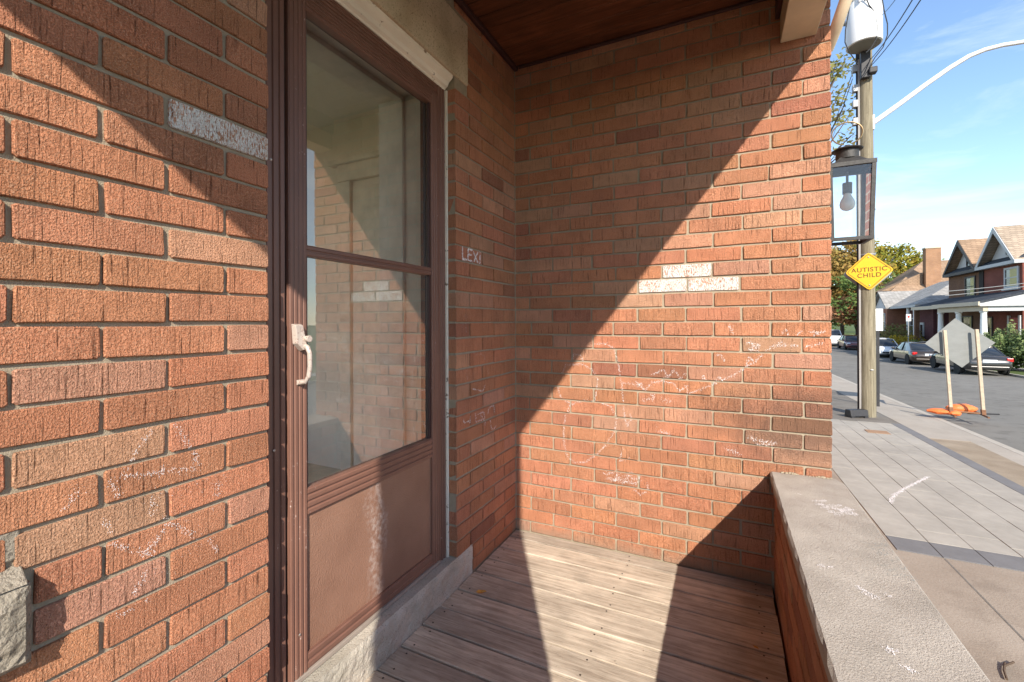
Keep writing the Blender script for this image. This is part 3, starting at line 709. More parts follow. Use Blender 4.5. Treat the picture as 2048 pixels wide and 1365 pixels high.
# head moulding, peeling
hm = MB(); sec = [(-.14, 2.152), (-.050, 2.152), (-.046, 2.160), (-.036, 2.166), (-.030, 2.180), (-.018, 2.190), (-.010, 2.198), (-.010, 2.210), (-.14, 2.210)]
hm.prism([(a, YL, b) for a, b in sec], (0, YR - YL - .003, 0)).build('head_moulding', PEEL, df)
sd = empty('storm_door', (0, 0, 0)); tag(sd, 'brown aluminium storm door with two glass panes above an embossed kick panel', 'storm door')
DX = -.043; DY0, DY1 = -1.374, -.664; DB, DT = .140, 2.096
SL, SR = -1.316, -.712
ribbed('stile', BROWN, sd, DX, DY0, SL, DB, DT, 4, .0025)
ribbed('stile', BROWN, sd, DX, SR, DY1, DB, DT, 3, .0025)
ribbed('top_rail', BROWN, sd, DX, SL + .0005, SR - .0005, 2.050, DT, 4, .003, False)
ribbed('mid_rail', BROWN, sd, DX - .003, SL + .0005, SR - .0005, 1.337, 1.369, 2, .003, False)
ribbed('lock_rail', BROWN, sd, DX, SL + .0005, SR - .0005, .585, .665, 4, .004, False)
ribbed('bottom_rail', BROWN, sd, DX, SL + .0005, SR - .0005, DB, .190, 2, .004, False)
MB().box(-.06, -.053, SL - .005, SR + .005, .185, .590).build('kick_panel', KICK, sd)
MB().add([(-.062, SL - .004, .660), (-.062, SR + .004, .660), (-.062, SR + .004, 1.342), (-.062, SL - .004, 1.342)], [(0, 1, 2, 3)]).build('pane', GLASS, sd)
MB().add([(-.066, SL - .004, 1.364), (-.066, SR + .004, 1.364), (-.066, SR + .004, 2.056), (-.066, SL - .004, 2.056)], [(0, 1, 2, 3)]).build('pane', GLASS, sd)
for a, z0_, z1_ in ((SL, .665, 1.337), (SR, .665, 1.337), (SL, 1.369, 2.05), (SR, 1.369, 2.05)):
    MB().box(-.061, DX - .008, a - (.0 if a == SL else .007), a + (.007 if a == SL else .0), z0_, z1_).build('glazing_bead', BROWND, sd)
MB().box(-.07, DX + .004, DY0, DY1, SILL_Z + .003, DB - .001).build('sweep', varied('dull_sweep', (.30, .25, .21), .6, .15), sd, .002)
HW = paint('worn_handle_paint', (.44, .37, .32), (.24, .12, .09), .45, .5, 190, .60)
hd = empty('door_handle', (0, 0, 0)); hd.parent = sd
hx = DX
MB().add([(hx, -1.368, 1.140), (hx, -1.338, 1.140), (hx, -1.326, 1.068), (hx, -1.342, 1.062), (hx, -1.364, 1.085),
          (hx + .014, -1.365, 1.136), (hx + .014, -1.341, 1.136), (hx + .020, -1.331, 1.070), (hx + .018, -1.343, 1.066), (hx + .016, -1.361, 1.086)],
         [(5, 6, 7, 8, 9), (0, 1, 6, 5), (1, 2, 7, 6), (2, 3, 8, 7), (3, 4, 9, 8), (4, 0, 5, 9)]).build('backplate', HW, hd, .0015)
MB().tube([(hx + .014, -1.334, 1.098), (hx + .032, -1.334, 1.098)], [.0080, .0098], 16).build('push_button', HW, hd, .0015)
MB().tube([(hx + .012, -1.336, 1.078), (hx + .026, -1.337, 1.074), (hx + .036, -1.338, 1.058), (hx + .038, -1.339, 1.02), (hx + .035, -1.341, .992), (hx + .024, -1.343, .977), (hx + .002, -1.346, .974)], [.0075, .0070, .0068, .0066, .0062, .006, .007], 10).build('pull', HW, hd)
MB().add([(hx, -1.352, .968), (hx, -1.330, .968), (hx, -1.330, .982), (hx, -1.352, .982), (hx + .006, -1.350, .970), (hx + .006, -1.332, .970), (hx + .006, -1.332, .980), (hx + .006, -1.350, .980)], [(4, 5, 6, 7), (0, 1, 5, 4), (1, 2, 6, 5), (2, 3, 7, 6), (3, 0, 4, 7)]).build('foot_plate', HW, hd)
scm = Mat('screw_steel', .4, .5, .8); scm.color((.5, .42, .36)); scm = scm.m
for yy, zz in ((-1.425, 1.58), (-1.418, .80), (-1.345, .26)):
    MB().lathe([(.004, 0), (.004, .0015), (.0022, .0028)], (FX if yy < -1.38 else DX, yy, zz), 10, axis='x').build('screw', scm, df if yy < -1.38 else sd)
# inner white jambs of the prime door opening
ij = empty('inner_door_frame', (0, 0, 0)); tag(ij, 'white painted inner door jambs and head behind the storm door glass', 'door frame')
MB().box(-.385, -.10, -.648, -.60, SILL_Z + .005, 2.22).build('jamb', JAMB, ij, .003)
MB().box(-.385, -.10, -1.47, -1.42, SILL_Z + .005, 2.22).build('jamb', JAMB, ij, .003)
MB().box(-.385, -.10, -1.419, -.649, 2.145, 2.22).build('head', JAMB, ij, .003)
MB().box(-.27, -.235, -.664, -.6485, SILL_Z + .005, 2.144).build('stop', JAMB, ij, .002)
MB().box(-.27, -.235, -1.419, -.665, 2.125, 2.1445).build('stop', JAMB, ij, .002)

# deck --------------------------------------------------------------
dk = empty('porch_deck', (0, 0, 0)); tag(dk, 'weathered grey-brown plank porch deck with sun patches', 'deck')
gaps = [-.006, -.09, -.213, -.335, -.457, -.605, -.734, -.85, -.974, -1.09]
while gaps[-1] > -2.85: gaps.append(gaps[-1] - .121)
rdk = random.Random(9)
MB().box(.004, 1.228, -2.9, -.008, -.12, -.032).build('joists', varied('dark_joist', (.03, .022, .016), .95, .2), dk)
for a, b in zip(gaps[1:], gaps[:-1]):
    g = rdk.uniform(.0028, .0055); n = 16; m = MB(); x0, x1 = .006, 1.226 - rdk.uniform(.0, .006); vs = []; fs = []
    cup = rdk.uniform(-.0015, .0006); dz = rdk.uniform(-.0025, .0005); s = rdk.random() * 50
    for i in range(n + 1):
        x = x0 + (x1 - x0) * i / n
        wv = lambda q: mnoise.noise(Vector((x * 3, s, q))) * .0018
        ya, yb = a + g + wv(1), b - g + wv(2); zz = dz + mnoise.noise(Vector((x * 2, s, 5))) * .0015
        for yy, h in ((ya, -.03), (ya, -.003), (ya + .0016, -.0008), ((ya + yb) / 2, cup), (yb - .0016, -.0008), (yb, -.003), (yb, -.03)): vs.append((x, yy, zz + h))
    k = 7
    for i in range(n):
        for j in range(k - 1): fs.append((i * k + j, (i + 1) * k + j, (i + 1) * k + j + 1, i * k + j + 1))
    fs += [tuple(range(k)), tuple(range(n * k + k - 1, n * k - 1, -1))]
    m.add(vs, fs).build('plank', DECK, dk)
nl = MB()
for a, b in zip(gaps[1:], gaps[:-1]):
    for x in (.05, .62, 1.17):
        for yy in (a + .022, b - .022):
            if b - a > .08: nl.lathe([(.0035, 0), (.0035, .0004)], (x + rdk.uniform(-.01, .01), yy, .0005), 8)
tag(nl.build('nail_heads', varied('rusty_nail', (.05, .035, .028), .7, .2), dk), kind='stuff')
# dead leaves and grit on the deck
LEAF = varied('dead_leaf', (.50, .24, .05), .8, .25, 40)
def leaf(p, s, rz, lab):
    m = MB(); pts = [(-1, 0, .12), (-.5, .42, .25), (.1, .5, .1), (.8, .18, .28), (1.1, 0, .05), (.7, -.25, .2), (.05, -.5, .22), (-.55, -.35, .1)]
    m.add([(0, 0, .02)] + pts, [(0, i + 1, (i + 1) % 8 + 1) for i in range(8)])
    m.v = [(x * s, y * s, z * s) for x, y, z in m.v]; o = m.build('leaf', LEAF, None, loc=p); o.rotation_euler = (.15, .1, rz); tag(o, lab, 'leaf'); return o
leaf(un(962, 1185, 2, .012), .022, .7, 'curled brown leaf on the deck near the stone threshold')
leaf(un(1541, 1161, 2, .006), .018, 1.9, 'yellow leaf wedged in the corner between side wall and parapet')
leaf(un(1512, 1296, 2, .004), .012, 2.4, 'small tan leaf on the shaded planks near the parapet')
gt = MB()
for i in range(260):
    t = rdk.random(); x = rdk.uniform(.01, 1.21) if t > .4 else .012 + abs(rdk.gauss(0, .015)); y = -rdk.random() * 1.6; s = rdk.uniform(.0008, .0026)
    gt.lathe([(s * .7, 0), (s, s * .5), (s * .3, s)], (x, y, .001), 5)
o = gt.build('grit', varied('grit', (.36, .30, .23), .95, .3, 60), None); tag(o, 'scattered fine grit and crumbs on the porch planks', 'grit', kind='stuff')

# lantern -----------------------------------------------------------
IRON = varied('black_lantern_iron', (.045, .042, .040), .55, .45, 60, .0008, 240, .4, .3)
ln = empty('wall_lantern', (1.622, .622, 1.555)); tag(ln, 'black iron wall lantern with clear panes and a bare bulb', 'lantern')
def lp(sx, sy, z):
    h = .080 + .010 * (z / .385); return Vector((sx * h, sy * h, z))
for sx in (-1, 1):
    for sy in (-1, 1):
        m = MB(); a, b = lp(sx, sy, 0), lp(sx, sy, .385); q = .0085
        m.add([(p.x + dx * q, p.y + dy * q, p.z) for p in (a, b) for dx, dy in ((-1, -1), (1, -1), (1, 1), (-1, 1))], [(0, 1, 2, 3), (7, 6, 5, 4), (0, 4, 5, 1), (1, 5, 6, 2), (2, 6, 7, 3), (3, 7, 4, 0)]); m.build('post', IRON, ln)
def hoop(z0, z1, h, wd, name):
    for i, (x0, x1, y0, y1) in enumerate(((-h, h, -h, -h + wd), (-h, h, h - wd, h), (-h, -h + wd, -h + wd + .0005, h - wd - .0005), (h - wd, h, -h + wd + .0005, h - wd - .0005))):
        MB().box(x0, x1, y0, y1, z0, z1).build(name, IRON, ln)
hoop(-.004, .012, .090, .018, 'base_rail'); hoop(.370, .390, .100, .016, 'top_rail')
m = MB(); m.lathe([(.099 * 1.38, .390), (.095, .402), (.062, .425), (.055, .432)], (0, 0, 0), 4, True); o = m.build('hood', IRON, ln); o.rotation_euler = (0, 0, R(45))
MB().lathe([(.050, .428), (.050, .470), (.066, .474), (.068, .478), (.05, .486), (.012, .492), (.012, .503), (.004, .505)], (0, 0, 0), 20).build('chimney_cap', IRON, ln, smooth=True)
BRASS = Mat('dull_brass', .4, .5, .9); BRASS.color((.30, .22, .12)); BRASS = BRASS.m
MB().tube([(.066 * math.cos(a), .0, .565 + .058 * math.sin(a)) for a in [(-1.25 + 2 * math.pi * i / 36) for i in range(34)]], .0035, 8).build('ring', BRASS, ln)
MB().tube([(0, 0, .372), (0, 0, .30)], .006, 8).build('stem', IRON, ln)
MB().tube([(0, 0, .306), (0, 0, .25)], .021, 18).build('socket', IRON, ln)
BULB = Mat('frosted_bulb', .25, .5); BULB.color((.90, .88, .83)); BULB = BULB.m
MB().lathe([(.016, .252), (.018, .240), (.022, .230), (.030, .214), (.0335, .196), (.031, .180), (.022, .168), (.008, .162)], (0, 0, 0), 20).build('bulb', BULB, ln, smooth=True)
m = MB()
for sy, nm in ((-1, 'pane'), (1, 'pane')):
    MB().add([lp(-1, sy, .012) * 1, lp(1, sy, .012), lp(1, sy, .37), lp(-1, sy, .37)], [(0, 1, 2, 3)]).build('pane', LGLASS, ln)
for sx in (-1, 1): MB().add([lp(sx, -1, .012), lp(sx, 1, .012), lp(sx, 1, .37), lp(sx, -1, .37)], [(0, 1, 2, 3)]).build('pane', LGLASS, ln)
MB().box(W_ - 1.622 - .01, -.084, -.03, .03, .30, .36).build('wall_bracket', IRON, ln, .004)
# cream downpipe offset at the eave
MB().tube([at(1706, -40, 2.7), at(1690, 5, 2.75), at(1670, 62, 2.85), at(1655, 100, 2.95)], .036, 10).build('downpipe', CREAM, None, smooth=True)
tag(bpy.data.objects['downpipe'], 'cream downpipe offset slanting past the top corner of the brick wall', 'downpipe')

# ================================================================== STREET FURNITURE
PXY = (3.93, 10.15); PG = zg(10.15)
def pole_mat():
    m = Mat('weathered_pole_wood', .9, .15); p = m.pos((1, 1, .05)); f = m.noise(p, 34, 6, .65); g = m.noise(m.pos((1, 1, .25)), 60, 4, .6)
    c = m.ramp(f, [(.3, (.12, .10, .066)), (.68, (.27, .235, .165))]); c = m.mix(m.ramp(g, [(.3, .5), (.42, 0.)]), c, (.10, .085, .06))
    m.color(c).bump(f, .006); return m.m
GREYM = varied('grey_steel', (.30, .30, .30), .5, .12, 10, metal=.4)
DARKP = varied('dark_plastic', (.035, .034, .036), .5, .2, 10)
WHITEM = varied('white_enamel', (.74, .74, .73), .35, .04, 6)
WIRE = varied('black_wire', (.015, .015, .017), .6, .1)
up_ = empty('utility_pole', (PXY[0], PXY[1], PG)); tag(up_, 'weathered wooden utility pole with dark cable guard beside the paved sidewalk', 'utility pole')
MB().tube([(0, 0, -.2), (0, 0, 2), (-.01, 0, 5), (-.03, .01, 10.6)], [.155, .148, .136, .115], 20).build('shaft', pole_mat(), up_, smooth=True)
sgn = -1
gd = Vector((-.974, .228, 0)); gs = Vector((-.228, -.974, 0))
m = MB(); base = gd * .15
m.prism([base + gs * -.05 + gd * -.03, base + gs * .06 + gd * -.03, base + gs * .045 + gd * .03, base + gs * -.035 + gd * .03], (-.01, 0, 8.3)).build('cable_guard', DARKP, up_)
b2 = gs * .085 + gd * .125
m = MB(); m.prism([b2 + gd * -.018, b2 + gd * .018, b2 + gd * .018 + gs * .02, b2 + gd * -.018 + gs * .02], (-.01, 0, 8.0)).build('cable_guard', varied('galvanised_guard', (.34, .32, .30), .6, .1), up_)
for zz in (1.05, 3.6, 4.6, 5.3): MB().lathe([(.152, 0), (.152, .03)], (0, 0, zz), 20).build('band', GREYM, up_) if zz > 3 else MB().lathe([(.03, 0), (.03, .012)], (.04, -.15, zz), 12).build('tag_disc', WHITEM, up_)
for i, zz in enumerate((6.55, 6.95, 7.3, 7.75)):
    MB().box(-.26, -.14, -.07, .05, zz, zz + .16).build('junction_clamp', GREYM, up_, .01)
MB().box(-.15, .02, -.24, -.12, 7.5, 8.08).build('mounting_bracket', DARKP, up_, .01)  # dark material puts the transformer's shade into the bracket's colour
MB().box(-.02, .13, -.30, -.14, 7.55, 7.68).build('spool_insulator', DARKP, up_, .02)
# transformer
tr = empty('transformer', (PXY[0] - .14, PXY[1] - .42, PG + 8.10)); tag(tr, 'white cylindrical transformer can mounted near the pole top', 'transformer')
MB().lathe([(.30, 0), (.315, .01), (.318, .03), (.318, 1.02), (.30, 1.05), (.12, 1.12)], (0, 0, 0), 32).build('tank', WHITEM, tr, smooth=True)
MB().lathe([(.285, .002), (.285, .012)], (0, 0, -.012), 28).build('base_plate', varied('tank_base', (.26, .25, .23), .7, .1), tr)
for a, zz, L in ((2.9, .62, .20), (-.35, .92, .17), (3.9, .95, .17)):
    d = Vector((math.cos(a), math.sin(a), 0)); p = Vector((0, 0, zz)) + d * .31
    MB().tube([p, p + d * L * .4 + Vector((0, 0, .02)), p + d * L + Vector((0, 0, .05))], [.05, .042, .046], 10).build('bushing', GREYM if a < 3 and a > 0 else WHITEM, tr)
for i in range(3):
    MB().box(-.16 + .1 * i, -.12 + .1 * i, -.33, -.31, .80, 1.04).build('cooling_lug', GREYM, tr)
t0 = Vector(tr.location)
def wire(pts, r_, lab, name='cable'):
    o = MB().tube(pts, r_, 5).build(name, WIRE, None); tag(o, lab, 'cable'); return o
def sag(a, b, s, n=12): 
    a, b = Vector(a), Vector(b); return [a.lerp(b, i / n) - Vector((0, 0, s * 4 * (i / n) * (1 - i / n))) for i in range(n + 1)]
def loop(a, b, out, n=12): a, b, out = Vector(a), Vector(b), Vector(out); return [a * (1 - t) ** 2 + out * 2 * t * (1 - t) + b * t ** 2 for t in [i / n for i in range(n + 1)]]
tn = lambda x, y: at(x, y, 9.25)
wire([tn(1730, -10), tn(1738, 10), tn(1750, 25), tn(1755, 55), tn(1752, 80), tn(1742, 97), tn(1732, 106)], .012, 'black cable looping down the front of the white transformer')
wire([tn(1763, -10), tn(1768, 20), tn(1775, 48), tn(1775, 70), tn(1766, 95), tn(1750, 115), tn(1738, 136)], .011, 'black cable bowing out past the transformer towards the street')
wire([tn(1702, 0), tn(1698, 20), tn(1691, 60), tn(1690, 85), tn(1697, 102), tn(1708, 118), tn(1716, 130)], .011, 'black cable bowing out past the transformer on the house side')
# overhead wires along the street
for (a, b, lab) in ((at(1741, 133, 9.8), at(1880, -60, 5.2), 'lowest overhead wire leaving the pole towards the viewer'), (at(1742, 118, 9.8), at(1860, -60, 5.0), 'middle overhead wire leaving the pole towards the viewer'), (at(1752, 40, 9.8), at(1830, -60, 5.2), 'thin upper overhead wire beside the transformer'),
                    (at(1703, 152, 9.9), at(1640, 320, 30), 'overhead wire running from the pole past the brick corner, upper'), (at(1705, 158, 9.9), at(1650, 315, 28), 'overhead wire running from the pole past the brick corner, lower')):
    wire(sag(a, b, .08), .008 if 'thin' not in lab else .005, lab, 'overhead_wire')
for i, (a, b, lab) in enumerate(((at(2100, 560, 26), at(1895, 583, 28), 'upper pale service wire crossing in front of the brown gabled house'), (at(2100, 566, 26), at(1890, 592, 28), 'lower pale service wire crossing in front of the brown gabled house'))):
    o = MB().tube(sag(a, b, .05), .022, 5).build('service_wire', GREYM, None); tag(o, lab, 'wire')
# street light arm
sl_ = empty('street_light_arm', (PXY[0], PXY[1], PG)); tag(sl_, 'white curved street light arm reaching out from the utility pole', 'street light')
L0 = Vector(sl_.location)
arm = [un(x, y, 1, PXY[1]) - L0 for x, y in ((1747, 246), (1800, 208), (1850, 171), (1900, 136), (1938, 113), (1970, 100), (2005, 91), (2050, 84), (2120, 78), (2190, 77))]
MB().tube(arm, [.055, .053, .050, .047, .045, .043, .041, .040, .038, .036], 14).build('arm_tube', WHITEM, sl_, smooth=True)
e = arm[0]; MB().box(e.x - .05, e.x + .01, e.y - .06, e.y + .06, e.z - .16, e.z + .16).build('mounting_plate', WHITEM, sl_, .006)
e = arm[-1]; MB().lathe([(.10, -.3), (.16, -.15), (.17, .2), (.08, .5)], (e.x + .25, e.y, e.z), 16, axis='x').build('lamp_head', GREYM, sl_)
# yellow diamond sign
YEL = varied('yellow_sign_sheet', (.80, .42, .025), .45, .04, 3); BLK = varied('dark_brown_print', (.10, .06, .015), .6, .05)
def orient(d):               # columns: right, up, normal(toward viewer)
    n_ = d.normalized(); r_ = Vector((0, 0, 1)).cross(n_).normalized(); return Matrix((r_, n_.cross(r_), n_)).transposed()
def diamond(m, h, c, th):
    pts = [(0, -h), (h, 0), (0, h), (-h, 0)]; out = []
    for i, (x, y) in enumerate(pts):
        px, py = pts[i - 1]; nx, ny = pts[(i + 1) % 4]; L = h * math.sqrt(2)
        for t in (0, .5, 1):
            k = c / L; a = (x + (px - x) * k, y + (py - y) * k); b = (x + (nx - x) * k, y + (ny - y) * k)
            q = ((1 - t) ** 2 * a[0] + 2 * t * (1 - t) * x + t * t * b[0], (1 - t) ** 2 * a[1] + 2 * t * (1 - t) * y + t * t * b[1]); out.append(q)
    return out
ysn = empty('diamond_sign'); cs = at(1738, 543, 9.72); ysn.matrix_world = Matrix.Translation(cs) @ orient(Vector((CAM.x - cs.x + .5, CAM.y - cs.y, .0))).to_4x4() @ Matrix.Rotation(R(1.6), 4, 'Z')
tag(ysn, 'yellow diamond warning sign reading AUTISTIC CHILD on the utility pole', 'sign')
H = .425
pl = diamond(None, H, .06, 0); MB().prism([(x, y, -.004) for x, y in pl], (0, 0, .004)).build('sign_plate', YEL, ysn)
o1, i1 = diamond(None, H - .030, .05, 0), diamond(None, H - .047, .04, 0); n = len(o1)
MB().add([(x, y, .0012) for x, y in o1] + [(x, y, .0012) for x, y in i1], [(i, (i + 1) % n, n + (i + 1) % n, n + i) for i in range(n)]).build('border', BLK, ysn)
def text(body, size, mat, parent, loc, name='lettering', sx=1.):
    cu = bpy.data.curves.new(name, 'FONT'); cu.body = body; cu.size = size; cu.align_x = 'CENTER'; cu.align_y = 'CENTER'; cu.extrude = .0008; cu.offset = size * .012
    cu.space_character = 1.12
    t = bpy.data.objects.new('tmp', cu); col.objects.link(t); bpy.context.view_layer.update()
    me = bpy.data.meshes.new_from_object(t.evaluated_get(bpy.context.evaluated_depsgraph_get())); bpy.data.objects.remove(t); bpy.data.curves.remove(cu)
    o = link(name, me, mat, parent); o.location = loc; o.scale = (sx, 1, 1); return o
text('AUTISTIC', .135, BLK, ysn, (0, .035, .0025), sx=.98); text('CHILD', .135, BLK, ysn, (0, -.09, .0025), sx=.98)
for yy in (.31, -.31): MB().lathe([(.016, 0), (.016, .006), (.006, .012)], (0, yy, 0), 10).build('bolt', GREYM, ysn)
ys2 = empty('diamond_sign'); ys2.matrix_world = Matrix.Translation(cs + Vector((.05, .36, -.02))) @ orient(Vector((CAM.x - cs.x + .6, CAM.y - cs.y, .0))).to_4x4()
tag(ys2, 'bare grey back of a second diamond sign behind the yellow one', 'sign')
pl = diamond(None, .45, .06, 0); MB().prism([(x, y, -.006) for x, y in pl], (0, 0, .006)).build('sign_plate', GREYM, ys2)
# narrow white sign seen behind the pole
ns = empty('narrow_sign', at(1757, 720, 14)); tag(ns, 'narrow white street sign on a post showing past the pole edge', 'sign')
a = at(1756, 612, 11.2) - Vector(ns.location)
q0 = at(1756, 640, 11.2); qg = zg(q0.y)
ns.location = (q0.x, q0.y, qg)
MB().box(-.10, .10, -.01, 0, q0.z - qg - .28, q0.z - qg + .28).build('plate', WHITEM, ns, .01); MB().box(-.03, .03, .002, .04, -.1, q0.z - qg + .2).build('post', DARKP, ns)
# black block at the pole foot
pb = at(1713, 834, 9.75); pb.z = zg(pb.y)
bk = empty('rubber_block', pb, R(28)); tag(bk, 'black rubber base block lying at the foot of the pole', 'rubber block')
MB().prism([(-.2, -.1, .03), (-.2, .1, .03), (-.2, .075, .17), (-.2, -.075, .17)], (.4, 0, 0)).build('block_body', DARKP, bk, .012)
for x in (-.15, .15): MB().box(x - .04, x + .04, -.1, .1, -.01, .032).build('foot', DARKP, bk)
# construction sign seen from behind
cg = empty('construction_sign', (6.2, 11.97, zg(11.97) - .1)); tag(cg, 'grey back of a diamond construction sign on two pale leaning posts', 'sign')
G0 = Vector(cg.location)
POSTM = varied('pale_post_paint', (.46, .37, .27), .7, .22, 14); rust = varied('rusty_steel', (.20, .10, .055), .8, .3, 20)
SGB = varied('dull_sign_back', (.19, .192, .182), .55, .10, 4, stretch=(1, 1, 3))
def post(a, b, w_, name, mat):
    a, b = Vector(a) - G0, Vector(b) - G0; t = (b - a).normalized(); s = Vector((1, 0, 0)) * w_ / 2; q = Vector((0, 1, 0)) * w_ / 2
    m = MB(); m.add([p + dx * s + dy * q for p in (a, b) for dx, dy in ((-1, -1), (1, -1), (1, 1), (-1, 1))], [(3, 2, 1, 0), (4, 5, 6, 7), (0, 1, 5, 4), (1, 2, 6, 5), (2, 3, 7, 6), (3, 0, 4, 7)]); return m.build(name, mat, cg, .006)
bL = at(1902, 824, 10.6); bR = at(1967, 830, 10.5); tL = at(1889, 661, 10.62); tR = at(1953, 659, 10.52)
post(bL.lerp(tL, .03), tL, .062, 'post', POSTM); post(bR.lerp(tR, .04), tR, .062, 'post', POSTM)
post(bL, bL.lerp(tL, .06), .078, 'socket', rust); post(bR, bR.lerp(tR, .06), .078, 'socket', rust)
cor = [Vector(at(x, y, D)) for x, y, D in ((1913, 637, 10.66), (1852, 688, 10.70), (1927, 736, 10.66), (1994, 686, 10.60))]
nn = (cor[2] - cor[0]).cross(cor[3] - cor[1]).normalized(); nn = nn if nn.dot(fw) > 0 else -nn
MB().prism([c + nn * .036 - G0 for c in cor], nn * .006).build('sign_plate', SGB, cg)
for b_, wd in ((bL, .9), (bR, .9)):
    g = b_ - G0; g.z = zg(b_.y) - .1 - G0.z + .02
    MB().tube([g + Vector((-.02, -wd * .32, .0)), g + Vector((.02, wd * .5, .01))], .022, 6).build('skid', rust, cg)
MB().tube([bL - G0 + Vector((0, 0, .02)), bR - G0 + Vector((0, 0, .02))], .02, 6).build('cross_bar', rust, cg)
MB().tube([bR - G0 + Vector((-.3, -.05, .02)), bR - G0 + Vector((.28, .02, .03))], .02, 6).build('skid', DARKP, cg)
ORB = varied('orange_sandbag', (.75, .17, .045), .45, .12, 9, .012, 22)
def bag(c, L, Wd, Hh, rz, lab):
    m = MB(); n, k = 14, 12; vs = []; fs = []
    for i in range(n + 1):
        t = i / n; pr_ = (math.sin(math.pi * min(max(t, .03), .97))) ** .45; x = (t - .5) * L
        for j in range(k):
            a = 2 * math.pi * j / k; y = Wd / 2 * pr_ * math.cos(a); z = Hh / 2 * pr_ * math.sin(a)
            z = max(z, -Hh * .42); z += mnoise.noise(Vector((x * 9, y * 9, z * 9 + rz))) * .018; vs.append((x, y, z + Hh * .42))
    for i in range(n):
        for j in range(k): fs.append((i * k + j, (i + 1) * k + j, (i + 1) * k + (j + 1) % k, i * k + (j + 1) % k))
    fs += [tuple(range(k)), tuple(range(n * k + k - 1, n * k - 1, -1))]
    o = m.add(vs, fs).build('sandbag', ORB, None, smooth=True, loc=c); o.rotation_euler = (0, 0, rz); tag(o, lab, 'sandbag', 'orange sandbags at the construction sign'); return o
def gp(x, y, D): p = at(x, y, D); p.z = zg(p.y) - .1; return p
bag(gp(1923, 822, 11.0), .62, .32, .24, .25, 'plump orange sandbag between the two sign posts')
bag(gp(1884, 826, 10.75), .55, .28, .15, -.15, 'flattened orange sandbag on the kerb side of the sign')
bag(gp(1909, 829, 10.6), .34, .22, .13, .8, 'small orange sandbag tucked at the base of the near sign post')
chalk('white_paint_stroke', sw, [[(lambda p: Vector((p.x, p.y, 0)))(un(1640 + a / 4.549, 780 + b / 4.549, 2, -.84)) for a, b in ((640, 1030), (650, 985), (690, 945), (760, 895), (860, 840), (930, 800), (985, 770))]], ('z', 0), .0035, .006, .9, .02, ground=True)
tw = MB().tube([un(2010, 1330, 2, zg(1.2)) + Vector((0, 0, .01)), un(2008, 1345, 2, zg(1.2)) + Vector((0, 0, .01)), un(2014, 1362, 2, zg(1.1)) + Vector((0, 0, .008))], .006, 6).tube([un(2008, 1337, 2, zg(1.2)) + Vector((0, 0, .012)), un(2028, 1328, 2, zg(1.2)) + Vector((0, 0, .01))], .005, 6).build('twig', varied('twig', (.09, .06, .04), .9, .2), None); tag(tw, 'small forked dark twig on the concrete beside the parapet', 'twig')

# ================================================================== VEGETATION
def leaf_mat(name, cols, sc_=.6):
    m = Mat(name, .7, .25); p = m.pos(); f = m.noise(p, sc_, 3); g = m.noise(p, sc_ * 9, 3)
    h = m.math('ADD', m.math('MULTIPLY', f, .55), m.math('MULTIPLY', g, .45)); n = len(cols)
    c = m.ramp(h, [(.32 + .36 * i / (n - 1), cc) for i, cc in enumerate(cols)]); m.color(c)
    tl = m.n('ShaderNodeBsdfTranslucent'); m.l(c, tl.inputs['Color']); mx = m.n('ShaderNodeMixShader'); mx.inputs[0].default_value = .3
    m.l(m.b.outputs[0], mx.inputs[1]); m.l(tl.outputs[0], mx.inputs[2]); m.l(mx.outputs[0], m.out.inputs['Surface']); return m.m
BARK = varied('bark', (.10, .075, .055), .95, .3, 5)
def leaves(m, c, r_, n, s, rd, flat=.7):
    for _ in range(n):
        d = Vector((rd.gauss(0, 1), rd.gauss(0, 1), rd.gauss(0, 1))).normalized() * (rd.random() ** .45)
        p = Vector(c) + Vector((d.x * r_[0], d.y * r_[1], d.z * r_[2]))
        a = Vector((rd.gauss(0, 1), rd.gauss(0, 1), rd.gauss(0, flat))).normalized(); b = a.orthogonal().normalized(); b = (b + a.cross(b) * rd.uniform(-1, 1)).normalized(); k = s * rd.uniform(.6, 1.3)
        m.add([p + a * k, p + b * k * .5, p - a * k, p - b * k * .5], [(0, 1, 2, 3)])
def tree(name, lab, loc, h, cr, cz, mat, seed, ncl=60, nl=55, s=.22, trunk=.22, clr=None, open_=.0, cat='tree', group=None):
    rd = random.Random(seed); t = empty(name, loc); tag(t, lab, cat, group); tm = MB(); cm = MB()
    tm.tube([(0, 0, -.2), (.05, .03, h * .25), (-.03, .06, h * .55), (.02, 0, h * .85)], [trunk, trunk * .8, trunk * .5, trunk * .15], 10)
    for i in range(ncl):
        while True:
            d = Vector((rd.uniform(-1, 1), rd.uniform(-1, 1), rd.uniform(-1, 1)))
            if .25 < d.length < 1: break
        rr_ = clr or cr[0] * .28
        c = Vector((d.x * cr[0], d.y * cr[1], cz + d.z * cr[2])); k = rr_ * rd.uniform(.6, 1.25)
        leaves(cm, c, (k * 1.25, k * 1.25, k * .75), nl, s, rd)
        if i % 3 == 0 or name == 'ash_tree':
            a = Vector((0, 0, h * rd.uniform(.25, .6))); mid = a.lerp(c, .55) + Vector((0, 0, .3)); tm.tube([a, mid, c], [trunk * .34, trunk * .2, trunk * .06], 6)
    tm.build('trunk', BARK, t); cm.build('crown', mat, t); return t
AUT = leaf_mat('autumn_leaves', [(.10, .125, .03), (.24, .21, .045), (.36, .20, .06), (.22, .20, .05), (.13, .14, .035)], .45)
AUTP = leaf_mat('russet_leaves', [(0.348, 0.145, 0.072), (0.551, 0.261, 0.131), (0.377, 0.246, 0.072)], .5)
YG = leaf_mat('yellow_green_leaves', [(0.102, 0.145, 0.026), (0.246, 0.232, 0.029), (0.435, 0.246, 0.036)], .5)
